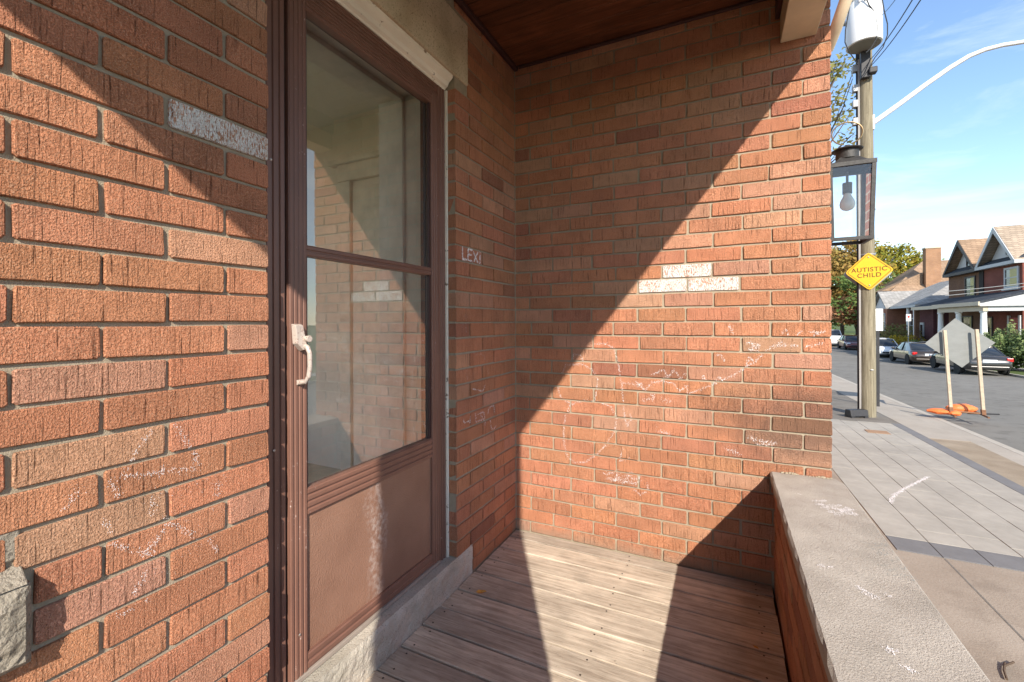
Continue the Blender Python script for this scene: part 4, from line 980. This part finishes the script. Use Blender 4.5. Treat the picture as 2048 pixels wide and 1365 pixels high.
GRN = leaf_mat('green_leaves', [(0.043, 0.087, 0.022), (0.116, 0.174, 0.043), (0.189, 0.232, 0.072)], .9)
PALEG = leaf_mat('pale_green_leaves', [(0.087, 0.145, 0.043), (0.217, 0.275, 0.102), (0.392, 0.420, 0.189)], 1.4)
YEL_L = leaf_mat('yellow_flower_leaves', [(.13, .15, .02), (.45, .30, .02), (.50, .36, .03)], 1.6)
OLV = leaf_mat('olive_leaves', [(0.102, 0.116, 0.029), (0.217, 0.203, 0.058), (0.290, 0.217, 0.087)], 1.2)
def onground(x, D, dz=0):
    p = at(x, 640, D); p.z = zg(p.y) + dz; return p
p = onground(1684, 66); tree('maple_tree', 'large orange and green autumn maple beyond the white pickup truck', p, 13, (5.0, 5.0, 6.6), 8.2, AUT, 1, 130, 95, .30, .3, 1.5)
p = onground(1712, 60); tree('maple_tree', 'russet pink lower maple beside the utility pole', p, 5.4, (3.0, 3.0, 1.7), 4.3, AUTP, 2, 60, 80, .22, .14, .8)
p = onground(1766, 70); tree('locust_tree', 'yellow green spreading tree behind the yellow diamond sign', p, 15, (5.8, 5.8, 5.2), 10.0, YG, 3, 120, 80, .30, .3, 1.35)
p = onground(1742, 58); tree('elm_tree', 'dense green tree low behind the pole and brown roofed house', p, 9, (4.0, 4, 4.2), 5.6, GRN, 31, 60, 60, .25, .25, 1.4)
p = onground(1530, 22); tree('ash_tree', 'sparse olive leaved tree with branches reaching past the brick corner', p, 14.5, (4.9, 4.9, 4.4), 12.2, OLV, 4, 90, 40, .12, .3, .75)
p = onground(1600, 80); tree('oak_tree', 'distant dark tree at the end of the street', p, 12, (7, 7, 5.5), 7, GRN, 5, 60, 60, .4, .3, 2.4)
def shrub(name, lab, p, r_, mat, seed, n=1400, s=.09, spikes=0):
    rd = random.Random(seed); t = empty(name, p); tag(t, lab, 'shrub'); m = MB(); st = MB()
    leaves(m, (0, 0, r_[2]), r_, n, s, rd)
    for i in range(spikes):
        a = rd.uniform(-1, 1) * r_[0] * .85, rd.uniform(-1, 1) * r_[1] * .7; h = r_[2] * rd.uniform(1.7, 2.5)
        st.tube([(a[0] * .7, a[1] * .7, .1), (a[0], a[1], h)], .015, 5); leaves(m, (a[0], a[1], h * .86), (.16, .16, h * .2), 70, s * .8, rd)
    for i in range(7): st.tube([(0, 0, -.1), (rd.uniform(-.6, .6) * r_[0], rd.uniform(-.6, .6) * r_[1], r_[2] * 1.2)], .02, 5)
    m.build('foliage', mat, t); st.build('stems', BARK, t); return t
shrub('butterfly_bush', 'tall pale green bush with upright spikes behind the dark car', onground(2020, 24.6), (1.25, 1.6, .95), PALEG, 6, 4200, .085, 26)
shrub('butterfly_bush', 'pale green spiky bush at the edge of the photo', onground(2090, 23.0), (1.3, 1.5, 1.05), PALEG, 7, 4200, .085, 22)
shrub('hydrangea_bush', 'pale hydrangea by the white porch column of the brown brick house', onground(1909, 29.5), (.75, .75, .95), PALEG, 8, 1500, .08)
shrub('round_shrub', 'small dark green shrub in front of the porch steps', onground(1949, 28.5), (.6, .6, .62), GRN, 9, 900, .08)
shrub('yew_hedge', 'clipped round green hedge beside the stone pillar', onground(1826, 33.6), (.82, .8, .72), GRN, 10, 3200, .05)
shrub('goldenrod_bush', 'bright yellow flowering bush beside the no parking sign', onground(1794, 36.5), (.95, .9, .85), YEL_L, 11, 1900, .07)
shrub('goldenrod_bush', 'yellow flowering bush behind the clipped hedge', onground(1822, 38), (1.1, 1., .85), YEL_L, 12, 1700, .07)
shrub('lilac_bush', 'dark olive bush in front of the grey gable bungalow', onground(1790, 41.5), (2.1, 1.6, 1.3), OLV, 13, 2600, .10)
shrub('garden_shrub', 'low grey green garden shrub before the purple porch wall', onground(1893, 34.0), (1.2, 1, .72), OLV, 14, 1500, .08)
fs_ = MB(); rd = random.Random(50)
for i in range(110): leaves(fs_, (rd.uniform(-70, 60), rd.uniform(118, 150), rd.uniform(1, 9)), (3.5, 3.5, 2.6), 70, .5, rd)
o = fs_.build('treeline', GRN, None); tag(o, 'far green treeline closing the end of the street', 'trees', kind='stuff')

# ================================================================== HOUSES across the street
RB = far_brick('red_house_brick', (.20, .055, .040), (.15, .045, .035), (.22, .13, .10)); BB = far_brick('brown_house_brick', (.17, .085, .05), (.13, .062, .038), (.20, .14, .10)); YB = far_brick('buff_brick', (.45, .29, .15), (.38, .24, .12), (.45, .35, .25))
def shingle(name, c, w_=.3, h_=.16):
    m = Mat(name, .92, .15); t = m.n('ShaderNodeTexBrick'); t.inputs['Scale'].default_value = 1; t.inputs['Brick Width'].default_value = w_; t.inputs['Row Height'].default_value = h_; t.inputs['Mortar Size'].default_value = .012
    t.inputs['Color1'].default_value = sv(c, 1.15) + (1,); t.inputs['Color2'].default_value = sv(c, .85) + (1,); t.inputs['Mortar'].default_value = sv(c, .5) + (1,)
    p = m.pos(); sx = m.n('ShaderNodeSeparateXYZ'); m.l(p, sx.inputs[0]); cx = m.n('ShaderNodeCombineXYZ')
    m.l(m.math('ADD', sx.outputs[0], m.math('MULTIPLY', sx.outputs[1], .7)), cx.inputs[0]); m.l(sx.outputs[2], cx.inputs[1]); m.l(cx.outputs[0], t.inputs['Vector'])
    m.color(m.mix(1., t.outputs['Color'], m.ramp(m.noise(p, .9, 5), [(.3, .85), (.7, 1.15)]), 'MULTIPLY')); return m.m
SGREY = shingle('grey_shingle', (.30, .285, .265)); SBRN = shingle('brown_shingle', (.30, .20, .13)); STAN = shingle('tan_shingle', (.34, .265, .20)); SDK = shingle('dark_shingle', (.05, .055, .065))
TRIM = varied('pale_trim', (.46, .46, .46), .6, .06, 3); TRIMD = varied('dark_trim', (.06, .05, .045), .6, .1, 3); SIDE = varied('pale_siding', (.52, .51, .52), .7, .06, 3); BEIGE = varied('beige_trim', (.50, .42, .32), .6, .06, 3)
DGLS = Mat('dark_window', .08, .5); DGLS.color((.02, .022, .026)); DGLS = DGLS.m
YGLS = varied('blind_behind_window', (.40, .33, .10), .4, .3, 9, stretch=(1, 1, 6)); DARKIN = varied('near_black', (.03, .025, .022), .9, .2)
REDD = varied('red_door_paint', (.32, .035, .025), .45, .08, 4)
def hwin(parent, X, y0, y1, z0, z1, trim=TRIM, blind=None, t=.09, sill=True, mull=False):
    f = empty('window', (0, 0, 0)); f.parent = parent
    for a in ((X - .07, X + .03, y0, y0 + t, z0, z1), (X - .07, X + .03, y1 - t, y1, z0, z1), (X - .07, X + .03, y0 + t, y1 - t, z1 - t, z1), (X - .07, X + .03, y0 + t, y1 - t, z0, z0 + t), (X - .06, X + .03, y0 + t, y1 - t, (z0 + z1) / 2 - .03, (z0 + z1) / 2 + .03)): MB().box(*a).build('frame', trim, f)
    MB().box(X - .03, X + .02, y0 + t, y1 - t, z0 + t, z1 - t).build('pane', DGLS, f)
    if blind: MB().box(X - .045, X - .032, y0 + t, y0 + t + (y1 - y0 - 2 * t) * blind, z0 + t, z1 - t).build('blind', YGLS, f)
    if mull: MB().box(X - .075, X + .02, (y0 + y1) / 2 - .05, (y0 + y1) / 2 + .05, z0, z1).build('mullion', trim, f)
    if sill: MB().box(X - .14, X + .03, y0 - .1, y1 + .1, z0 - .13, z0 - .002).build('sill', trim, f)
    return f
def gable_house(name, lab, X, y0, y1, ez, az, depth, wallm, roofm, trimm, gm, ov=.35):
    h = empty(name, (0, 0, 0)); tag(h, lab, 'house'); zb = zg((y0 + y1) / 2) - .3; yc = (y0 + y1) / 2
    MB().box(X, X + depth, y0 + .02, y1 - .02, zb, ez).build('wall', wallm, h)
    MB().prism([(X + .25, y0 + .3, ez + .001), (X + .25, y1 - .3, ez + .001), (X + .25, yc, az - .3)], (.2, 0, 0)).build('gable_wall', gm, h)
    sl_ = (az - ez) / ((y1 - y0) / 2); t = .16
    for s in (-1, 1):
        ye = y0 - .0 if s < 0 else y1 + .0
        MB().prism([(X - ov, ye, ez), (X - ov, yc, az), (X - ov, yc, az - t), (X - ov, ye - s * .0, ez - t)], (depth + ov, 0, 0)).build('roof', roofm, h)
        # bargeboard
        MB().prism([(X - ov - .05, ye, ez - .02), (X - ov - .05, yc, az - .03), (X - ov - .05, yc, az - .03 - .40), (X - ov - .05, ye - s * .28, ez - .02)], (.048, 0, 0)).build('bargeboard', trimm, h)
    MB().box(X - ov - .04, X + .26, y0 - .02, y1 + .02, ez - .22, ez - .001).build('eave_return', trimm, h)
    MB().prism([(X - ov + .02, y0 + .1, ez), (X + .26, y0 + .1, ez + .42), (X + .26, y0 + .1, ez)], (0, y1 - y0 - .2, 0)).build('pent_roof', SDK, h)
    return h
hA = gable_house('gabled_house', 'red brick house with pale grey gable at the edge of the photo', 18.0, 36.8, 41.7, 5.0, 7.55, 9, RB, STAN, TRIM, SIDE)
hwin(hA, 18.0, 37.15, 38.75, 3.25, 4.62, TRIM, .62, .13); hwin(hA, 18.24, 38.75, 39.15, 5.5, 6.35, TRIM, None, .05, False); hwin(hA, 18.24, 38.1, 38.5, 5.5, 6.35, TRIM, None, .05, False)
hwin(hA, 18.0, 40.2, 41.2, -.3, 1.4, TRIMD, .3)
d_ = empty('door', (0, 0, 0)); d_.parent = hA; MB().box(17.93, 18.01, 37.1, 38.1, -1.1, 1.3).build('leaf', REDD, d_); MB().box(17.90, 17.99, 38.1, 38.3, -1.1, 1.45).build('casing', TRIM, d_); MB().box(17.90, 17.99, 36.9, 37.1, -1.1, 1.45).build('casing', TRIM, d_)
hB = gable_house('gabled_house', 'brown brick house with dark trimmed gable beside the grey roofed bungalow', 18.0, 41.75, 47.0, 4.95, 7.5, 9, BB, SBRN, TRIMD, SIDE)
hwin(hB, 18.0, 42.55, 44.1, 2.95, 4.5, TRIMD, .45, .12); hwin(hB, 18.24, 43.6, 44.5, 5.35, 6.3, TRIMD, None, .06, False)
hwin(hB, 18.0, 43.0, 44.6, -.4, 1.5, TRIMD, .2)
MB().box(17.95, 18.0, 41.4, 42.0, 2.4, 4.9).build('painted_shadow_strip', DARKIN, hB)  # near-black slab painted in as the shadow where the two houses meet
# porch across the red house
po = empty('house_porch', (0, 0, 0)); tag(po, 'white columned porch with pale fascia in front of the red brick house', 'porch')
pz = zg(38)
MB().box(15.6, 17.95, 35.2, 41.6, pz - .2, pz + .55).build('porch_floor', varied('porch_floor_grey', (.28, .27, .26), .8, .1), po)
MB().prism([(15.25, 35.0, 2.32), (17.98, 35.0, 3.05), (17.98, 35.0, 2.9), (15.25, 35.0, 2.18)], (0, 6.7, 0)).build('porch_roof', SDK, po)
MB().box(15.22, 15.30, 34.95, 41.75, 2.06, 2.31).build('fascia', BEIGE, po); MB().box(15.3, 17.98, 34.95, 35.02, 2.02, 2.22).build('fascia', TRIM, po)
MB().prism([(15.3, 35.03, 2.22), (17.98, 35.03, 2.22), (17.98, 35.03, 2.98)], (0, .05, 0)).build('porch_gable', SIDE, po)
MB().box(15.5, 15.72, 35.1, 41.6, 1.72, 2.05).build('porch_beam', BEIGE, po); MB().box(15.73, 17.9, 35.1, 35.3, 1.72, 2.02).build('porch_beam', TRIM, po)
for yy in (35.35, 38.6, 41.4): MB().lathe([(.20, pz + .55), (.20, pz + .68), (.185, pz + .72), (.165, pz + 2.2), (.14, 1.60), (.19, 1.66), (.19, 1.72)], (15.62, yy, 0), 18).build('column', WHITEM, po, smooth=True)
MB().lathe([(.20, pz + .55), (.165, pz + 2.2), (.14, 1.72)], (17.6, 35.35, 0), 18).build('column', WHITEM, po, smooth=True)
for i in range(14): MB().box(15.58, 15.63, 35.8 + i * .19, 35.83 + i * .19, pz + .56, pz + 1.3).build('baluster', TRIM, po)
# porch of the brown house
pq = empty('house_porch', (0, 0, 0)); tag(pq, 'shaded dark roofed porch in front of the brown brick house', 'porch')
MB().prism([(15.6, 41.85, 2.30), (17.98, 41.85, 3.0), (17.98, 41.85, 2.86), (15.6, 41.85, 2.16)], (0, 5.2, 0)).build('porch_roof', SDK, pq)
MB().box(15.56, 15.64, 41.82, 47.05, 2.02, 2.29).build('fascia', BEIGE, pq); MB().box(15.65, 17.95, 41.9, 46.9, pz - .3, pz + .5).build('porch_floor', DARKIN, pq)
for yy in (42.1, 46.7): MB().box(15.7, 16.0, yy - .15, yy + .15, pz + .51, 2.15).build('column', BB, pq)
# grey roofed bungalow
hC = empty('bungalow', (0, 0, 0)); tag(hC, 'low bungalow with broad grey shingle roof and small front gable', 'house')
cz = zg(50); CX0, CX1, CY0, CY1 = 17.2, 27, 48.6, 60.5; ez, rz_ = 2.55, 5.0
MB().box(CX0 + .5, CX1, CY0 + .5, CY1 - .5, cz - .3, ez).build('wall', far_brick('purple_brick', (.14, .05, .055), (.11, .04, .045), (.16, .11, .10)), hC)
rx, ry0, ry1 = 20.6, 52.0, 57.0; e0 = [(CX0 - .9, CY0 - .2, ez), (CX1, CY0 - .2, ez), (CX1, CY1, ez), (CX0 - .9, CY1, ez)]; rA, rB = (rx, 52.6, rz_), (rx + 6, 52.6, rz_)
rC, rD = (rx, 56.6, rz_), (rx + 6, 56.6, rz_)
MB().add([e0[0], e0[1], rB, rA], [(0, 1, 2, 3)]).build('roof', SGREY, hC); MB().add([e0[3], e0[0], rA, rC], [(0, 1, 2, 3)]).build('roof', SGREY, hC)
MB().add([rA, rB, rD, rC], [(0, 1, 2, 3)]).build('roof', SGREY, hC); MB().add([e0[2], e0[3], rC, rD], [(0, 1, 2, 3)]).build('roof', SGREY, hC)
MB().box(CX0 - .95, CX1, CY0 - .26, CY0 - .19, ez - .22, ez - .01).build('fascia', BEIGE, hC); MB().box(CX0 - .96, CX0 - .89, CY0 - .18, CY1, ez - .22, ez - .01).build('fascia', TRIM, hC)
gz0, gz1, gy0, gy1, gx = 2.5, 4.25, 55.0, 60.0, 15.9
for s, ye in ((-1, gy0), (1, gy1)): MB().prism([(gx, ye, gz0), (gx, (gy0 + gy1) / 2, gz1), (gx, (gy0 + gy1) / 2, gz1 - .15), (gx, ye, gz0 - .15)], (4.2, 0, 0)).build('gable_roof', SGREY, hC)
MB().prism([(gx + .3, gy0 + .2, gz0 - .1), (gx + .3, gy1 - .2, gz0 - .1), (gx + .3, (gy0 + gy1) / 2, gz1 - .2)], (.15, 0, 0)).build('gable_wall', SIDE, hC)
MB().box(gx + .2, gx + 2.2, gy0 + .3, gy1 - .3, cz - .3, gz0 - .12).build('bay_wall', far_brick('bay_brick', (.30, .12, .07), (.24, .1, .06), (.25, .18, .14)), hC)
hwin(hC, gx + .2, 55.8, 57.0, .2, 1.9, TRIM)
for yy in (49.6, 51.2): MB().lathe([(.14, cz + .5), (.14, ez - .25)], (16.6, yy, 0), 12).build('column', WHITEM, hC)
MB().box(16.4, 17.7, 48.8, 55.0, cz - .2, cz + .5).build('porch_floor', DARKIN, hC)
for i in range(12): MB().box(16.45, 16.5, 49.9 + i * .28, 49.98 + i * .28, cz + .52, cz + 1.35).build('baluster', TRIM, hC)
MB().box(16.44, 16.52, 49.7, 53.4, cz + 1.36, cz + 1.43).build('handrail', TRIM, hC)
d_ = empty('door', (0, 0, 0)); d_.parent = hC; MB().box(17.62, 17.72, 51.0, 52.1, cz + .5, cz + 2.7).build('leaf', TRIM, d_); MB().box(17.60, 17.615, 51.2, 51.7, cz + 1.2, cz + 2.5).build('pane', DGLS, d_)
hwin(hC, 17.68, 52.8, 54.2, -.1, 1.4, TRIM)
# brown roofed house with the chimney
hD = empty('chimney_house', (0, 0, 0)); tag(hD, 'tall buff brick house with brown hip roof and big brick chimney', 'house')
DX0, DX1, DY0_, DY1_ = 18.8, 30, 62.6, 73; dz_ = zg(65)
MB().box(DX0, DX1, DY0_, DY1_, dz_ - .3, 4.5).build('wall', YB, hD)
e = [(DX0 - .7, DY0_ - .7, 4.4), (DX1, DY0_ - .7, 4.4), (DX1, DY1_, 4.4), (DX0 - .7, DY1_, 4.4)]; ra, rb_ = (22.6, 67.2, 8.3), (27.5, 67.2, 8.3)
MB().add([e[0], e[1], rb_, ra], [(0, 1, 2, 3)]).build('roof', SBRN, hD); MB().add([e[3], e[0], ra], [(0, 1, 2)]).build('roof', SBRN, hD); MB().add([e[2], e[3], ra, rb_], [(0, 1, 2, 3)]).build('roof', SBRN, hD); MB().add([e[1], e[2], rb_], [(0, 1, 2)]).build('roof', SBRN, hD)
MB().box(DX0 - .74, DX1, DY0_ - .76, DY0_ - .69, 4.12, 4.39).build('fascia', TRIMD, hD); MB().box(DX0 - .76, DX0 - .69, DY0_ - .68, DY1_, 4.12, 4.39).build('fascia', TRIMD, hD)
MB().box(21.4, 22.7, 62.4, 63.3, 3.5, 9.2).build('chimney', far_brick('chimney_brick', (.32, .17, .09), (.27, .14, .08), (.3, .22, .16)), hD); MB().box(21.33, 22.77, 62.33, 63.37, 9.2, 9.35).build('chimney_cap', BEIGE, hD)
hwin(hD, DX0, 63.2, 64.4, 2.2, 3.6, TRIM)
MB().prism([(DX0 - 1.2, 63.0, 4.6), (DX0 + 2.5, 63.0, 6.6), (DX0 + 2.5, 63.0, 4.6)], (0, 6.5, 0)).build('dormer', SBRN, hD)
# garden wall, pillar, parking sign
gw = empty('garden_wall', onground(1858, 33.2)); tag(gw, 'low pinkish stone garden wall and pillar beside the clipped hedge', 'garden wall')
PINK = varied('pink_stone', (.42, .31, .25), .9, .15, 3, .004, 20)
for i in range(4): MB().box(-.35, .25, -.30, .30, .30 * i, .30 * i + .29).build('stone', PINK, gw, .02)
MB().box(-.45, .35, -.40, .40, 1.2, 1.30).build('pillar_cap', BEIGE, gw, .02); MB().box(.3, 1.6, -.2, .2, 0, .95).build('wall_body', PINK, gw, .02)
pk_ = onground(1817, 33.0); ps = empty('parking_sign', pk_); tag(ps, 'small white no parking sign on a steel post by the yellow bush', 'sign')
hz = at(1817, 640, 33.0).z - pk_.z
ps.rotation_euler = (0, 0, R(20)); MB().box(-.025, .025, 0, .03, -.1, hz + .4).build('post', GREYM, ps); MB().box(-.17, .17, -.012, -.002, hz - .1, hz + .42).build('plate', WHITEM, ps, .01)
MB().lathe([(.09, 0), (.09, .004)], (0, 0, 0), 16).build('red_ring', varied('sign_red', (.5, .03, .03), .5, .05), ps); bpy.data.objects['red_ring'].rotation_euler = (R(90), 0, 0); bpy.data.objects['red_ring'].location = (0, -.013, hz + .22)

# ================================================================== CARS
def car_paint(name, c, metal=.3):
    m = Mat(name, .28, .5, metal); m.color(c); m.b.inputs['Coat Weight'].default_value = .7; m.b.inputs['Coat Roughness'].default_value = .06; return m.m
CGL = Mat('car_glass', .05, .6); CGL.color((.012, .014, .016)); CGL = CGL.m
TYR = varied('tyre_rubber', (.018, .018, .018), .85, .2); RIM = Mat('alloy_rim', .3, .5, .85); RIM.color((.45, .45, .46)); RIM = RIM.m
TLR = Mat('tail_light', .15, .6); TLR.color((.45, .015, .015)); TLR = TLR.m; HLT = Mat('head_light', .1, .6); HLT.color((.6, .62, .65)); HLT = HLT.m
PLATE = varied('number_plate', (.70, .72, .75), .5, .05)
def loft(secs, k):
    m = MB(); vs = []; fs = []
    for s in secs: vs += s
    for i in range(len(secs) - 1):
        for j in range(k): fs.append((i * k + j, (i + 1) * k + j, (i + 1) * k + (j + 1) % k, i * k + (j + 1) % k))
    fs += [tuple(range(k))[::-1], tuple(range((len(secs) - 1) * k, len(secs) * k))]
    return m.add(vs, fs)
def make_car(name, lab, loc, rz, paintm, L=4.75, Wd=1.82, H=1.45, kind='sedan', group='cars parked along the far kerb'):
    """local +Y is the front"""
    c = empty(name, loc, rz); tag(c, lab, 'pickup truck' if kind == 'pickup' else 'car', group)
    hw = Wd / 2; zb = .24; belt = .62 * H if kind != 'pickup' else .60 * H
    # lower body sections: (t, halfwidth, zbottom, ztop)
    if kind == 'sedan': S = [(0, .80, .42, .66), (.02, .92, .30, .94 * belt), (.06, .97, .25, 1.06 * belt), (.16, 1, zb, 1.06 * belt), (.3, 1, zb, 1.02 * belt), (.5, 1, zb, belt), (.7, 1, zb, .97 * belt), (.8, .99, zb, .92 * belt), (.93, .95, .24, .80 * belt), (.985, .86, .28, .68 * belt), (1, .74, .34, .54 * belt)]
    elif kind == 'suv': S = [(0, .82, .42, .75), (.02, .94, .30, belt), (.06, .98, .28, 1.05 * belt), (.3, 1, .26, 1.03 * belt), (.6, 1, .26, belt), (.75, 1, .26, .97 * belt), (.93, .95, .28, .86 * belt), (.985, .88, .32, .74 * belt), (1, .78, .36, .6 * belt)]
    else: S = [(0, .9, .5, .75), (.01, .97, .45, 1.08 * belt), (.05, 1, .42, 1.1 * belt), (.4, 1, .40, 1.1 * belt), (.43, 1, .38, 1.05 * belt), (.72, 1, .38, belt), (.95, .97, .40, .92 * belt), (1, .85, .45, .7 * belt)]
    secs = []
    for t, wv, z0, z1 in S:
        y = (t - .5) * L; x = hw * wv; zm = z0 + (z1 - z0) * .55
        secs.append([(-x * .90, y, z0), (x * .90, y, z0), (x, y, z0 + .10), (x * 1.0, y, zm), (x * .965, y, z1 - .05), (x * .90, y, z1), (-x * .90, y, z1), (-x * .965, y, z1 - .05), (-x, y, zm), (-x, y, z0 + .10)])
    loft(secs, 10).build('body', paintm, c, smooth=True)
    if kind == 'sedan': G = [(.10, 1.04 * belt, 0), (.27, H * .965, 1), (.38, H, 1), (.52, H * .99, 1), (.60, H * .95, 1), (.755, .965 * belt, 0)]
    elif kind == 'suv': G = [(.03, 1.04 * belt, 0), (.10, H * .95, 1), (.22, H, 1), (.5, H, 1), (.60, H * .96, 1), (.76, .98 * belt, 0)]
    else: G = [(.40, 1.05 * belt, 0), (.44, H * .97, 1), (.52, H, 1), (.60, H, 1), (.66, H * .96, 1), (.77, .99 * belt, 0)]
    bz = lambda t: belt * (1.04 if t < .3 else .97)
    gs_ = []
    for t, z, up1 in G:
        y = (t - .5) * L; xb = hw * .90; xt = hw * (.70 if up1 else .86); zb_ = min(bz(t), z) - .06
        gs_.append([(-xb, y, zb_), (xb, y, zb_), (xt, y, z - .03), (xt * .82, y, z), (-xt * .82, y, z), (-xt, y, z - .03)])
    loft(gs_, 6).build('glasshouse', CGL, c, smooth=True)
    # roof skin and pillars in body colour
    rf = [[(-v[2][0] * 1.0, v[2][1], v[2][2] - .012), (v[2][0] * 1.0, v[2][1], v[2][2] - .012), (v[2][0] * 1.012, v[2][1], v[2][2] + .012), (v[3][0], v[3][1], v[3][2] + .016), (v[4][0], v[4][1], v[4][2] + .016), (v[5][0] * 1.012, v[5][1], v[5][2] + .012)] for v in gs_[1:-1]]
    loft(rf, 6).build('roof', paintm, c, smooth=True)
    for s in (-1, 1):
        for i, j in ((0, 1), (len(gs_) - 1, len(gs_) - 2)):
            a = Vector(gs_[i][2]); b = Vector(gs_[j][2]); a.x *= s; b.x *= s; a.z -= .03
            MB().tube([a, b], .042, 6).build('pillar', paintm, c)
        mid = G[2][0] * .5 + G[3][0] * .5; y = (mid - .5) * L
        MB().tube([(s * hw * .905, y, belt - .03), (s * hw * .705, y - .05, H - .04)], .035, 6).build('pillar', DARKP, c)
        MB().box(s * hw - .10 if s > 0 else -hw - .09, s * hw + .09 if s > 0 else -hw + .10, L * .22, L * .22 + .12, belt - .02, belt + .12).build('mirror', paintm, c, .03)
        for yy in (.06, -.2): MB().box(s * hw * 1.0 - .012, s * hw * 1.0 + .014, L * yy, L * yy + .16, belt * .86, belt * .86 + .025).build('handle', paintm, c)
        for ty in (.18, .80):
            wc = ((s * (hw - .10)), (ty - .5) * L, .325); wh = empty('wheel', wc); wh.parent = c
            r_ = .325 if kind != 'pickup' else .38; wh.location.z = r_
            MB().lathe([(r_ * .66, -.11), (r_ * .93, -.11), (r_, -.07), (r_, .07), (r_ * .93, .11), (r_ * .66, .11)], (0, 0, 0), 24, axis='x').build('tyre', TYR, wh, smooth=True)
            q = .1125 * s; m = MB(); m.lathe([(r_ * .64, q * .6), (r_ * .64, q), (r_ * .56, q * .9)], (0, 0, 0), 24, axis='x'); 
            for i in range(5):
                a = i * 2 * math.pi / 5; d = Vector((0, math.cos(a), math.sin(a))); e_ = Vector((0, -math.sin(a), math.cos(a)))
                m.add([d * .04 + e_ * .035 + Vector((q * .98, 0, 0)), d * r_ * .6 + e_ * .05 + Vector((q * .98, 0, 0)), d * r_ * .6 - e_ * .05 + Vector((q * .98, 0, 0)), d * .04 - e_ * .035 + Vector((q * .98, 0, 0))], [(0, 1, 2, 3)])
            m.lathe([(.06, q * .9), (.05, q * 1.03)], (0, 0, 0), 12, axis='x'); m.build('rim', RIM, wh)
            MB().lathe([(r_ * 1.14, -.03), (r_ * 1.14, .035 * 1)], (s * hw * .985 - (.0 if s > 0 else 0), (ty - .5) * L, r_ + .01), 24, axis='x').build('wheel_arch', TYR, c)
        # lights
        zt = S[2][3]; MB().box(s * hw * .93 - .22 if s > 0 else -hw * .93 - .02, s * hw * .93 + .02 if s > 0 else -hw * .93 + .22, -L / 2 + .045, -L / 2 + .24, zt - .26, zt - .08).build('tail_light', TLR, c, .025)
        MB().box(s * hw * .90 - .26 if s > 0 else -hw * .90 - .01, s * hw * .90 + .01 if s > 0 else -hw * .90 + .26, L / 2 - .30, L / 2 - .06, .54 * belt + .12, .54 * belt + .25).build('headlight', HLT, c, .03)
    MB().box(-.26, .26, -L / 2 - .008, -L / 2 + .05, .70 * belt + .02, .70 * belt + .15).build('number_plate', PLATE, c)
    MB().box(-hw * .78, hw * .78, -L / 2 - .015, -L / 2 + .1, .33, .46).build('bumper', paintm if kind != 'pickup' else RIM, c, .03)
    MB().box(-hw * .6, hw * .6, L / 2 - .05, L / 2 + .004, .36, .52).build('grille', DARKP, c, .02)
    return c
lane = 12.85
def road(y): return zg(y) - .1
DARKC = car_paint('dark_grey_car_paint', (.030, .028, .027)); BLACKC = car_paint('brown_black_car_paint', (.035, .026, .020)); WHTC = car_paint('white_car_paint', (.72, .72, .71), 0); MARC = car_paint('maroon_car_paint', (.12, .02, .018)); BLUC = car_paint('blue_car_paint', (.10, .16, .28))
make_car('parked_car', 'dark grey sedan with number plate behind the construction sign', (lane, 30.0, road(30)), 0, DARKC, 4.75)
make_car('parked_car', 'black brown sedan parked ahead of the dark grey sedan', (lane + .05, 37.2, road(37.2)), 0, BLACKC, 4.85)
make_car('parked_car', 'white car facing the viewer, parked beyond the black brown sedan', (lane + .1, 44.6, road(44.6)), math.pi, WHTC, 4.5, 1.8, 1.52, 'suv')
make_car('parked_car', 'maroon car facing the viewer beside the pole', (lane + .25, 55.0, road(55)), math.pi, MARC, 4.5, 1.8, 1.48)
make_car('parked_truck', 'white pickup truck seen from behind at the brick corner', (lane - .1, 62.5, road(62)), 0, WHTC, 5.6, 2.0, 1.92, 'pickup')
p = onground(1781, 47); make_car('parked_car', 'blue car in the driveway behind the yellow bush', (p.x, p.y, p.z + .02), R(-100), BLUC, 4.6, 1.8, 1.5, 'sedan', None)
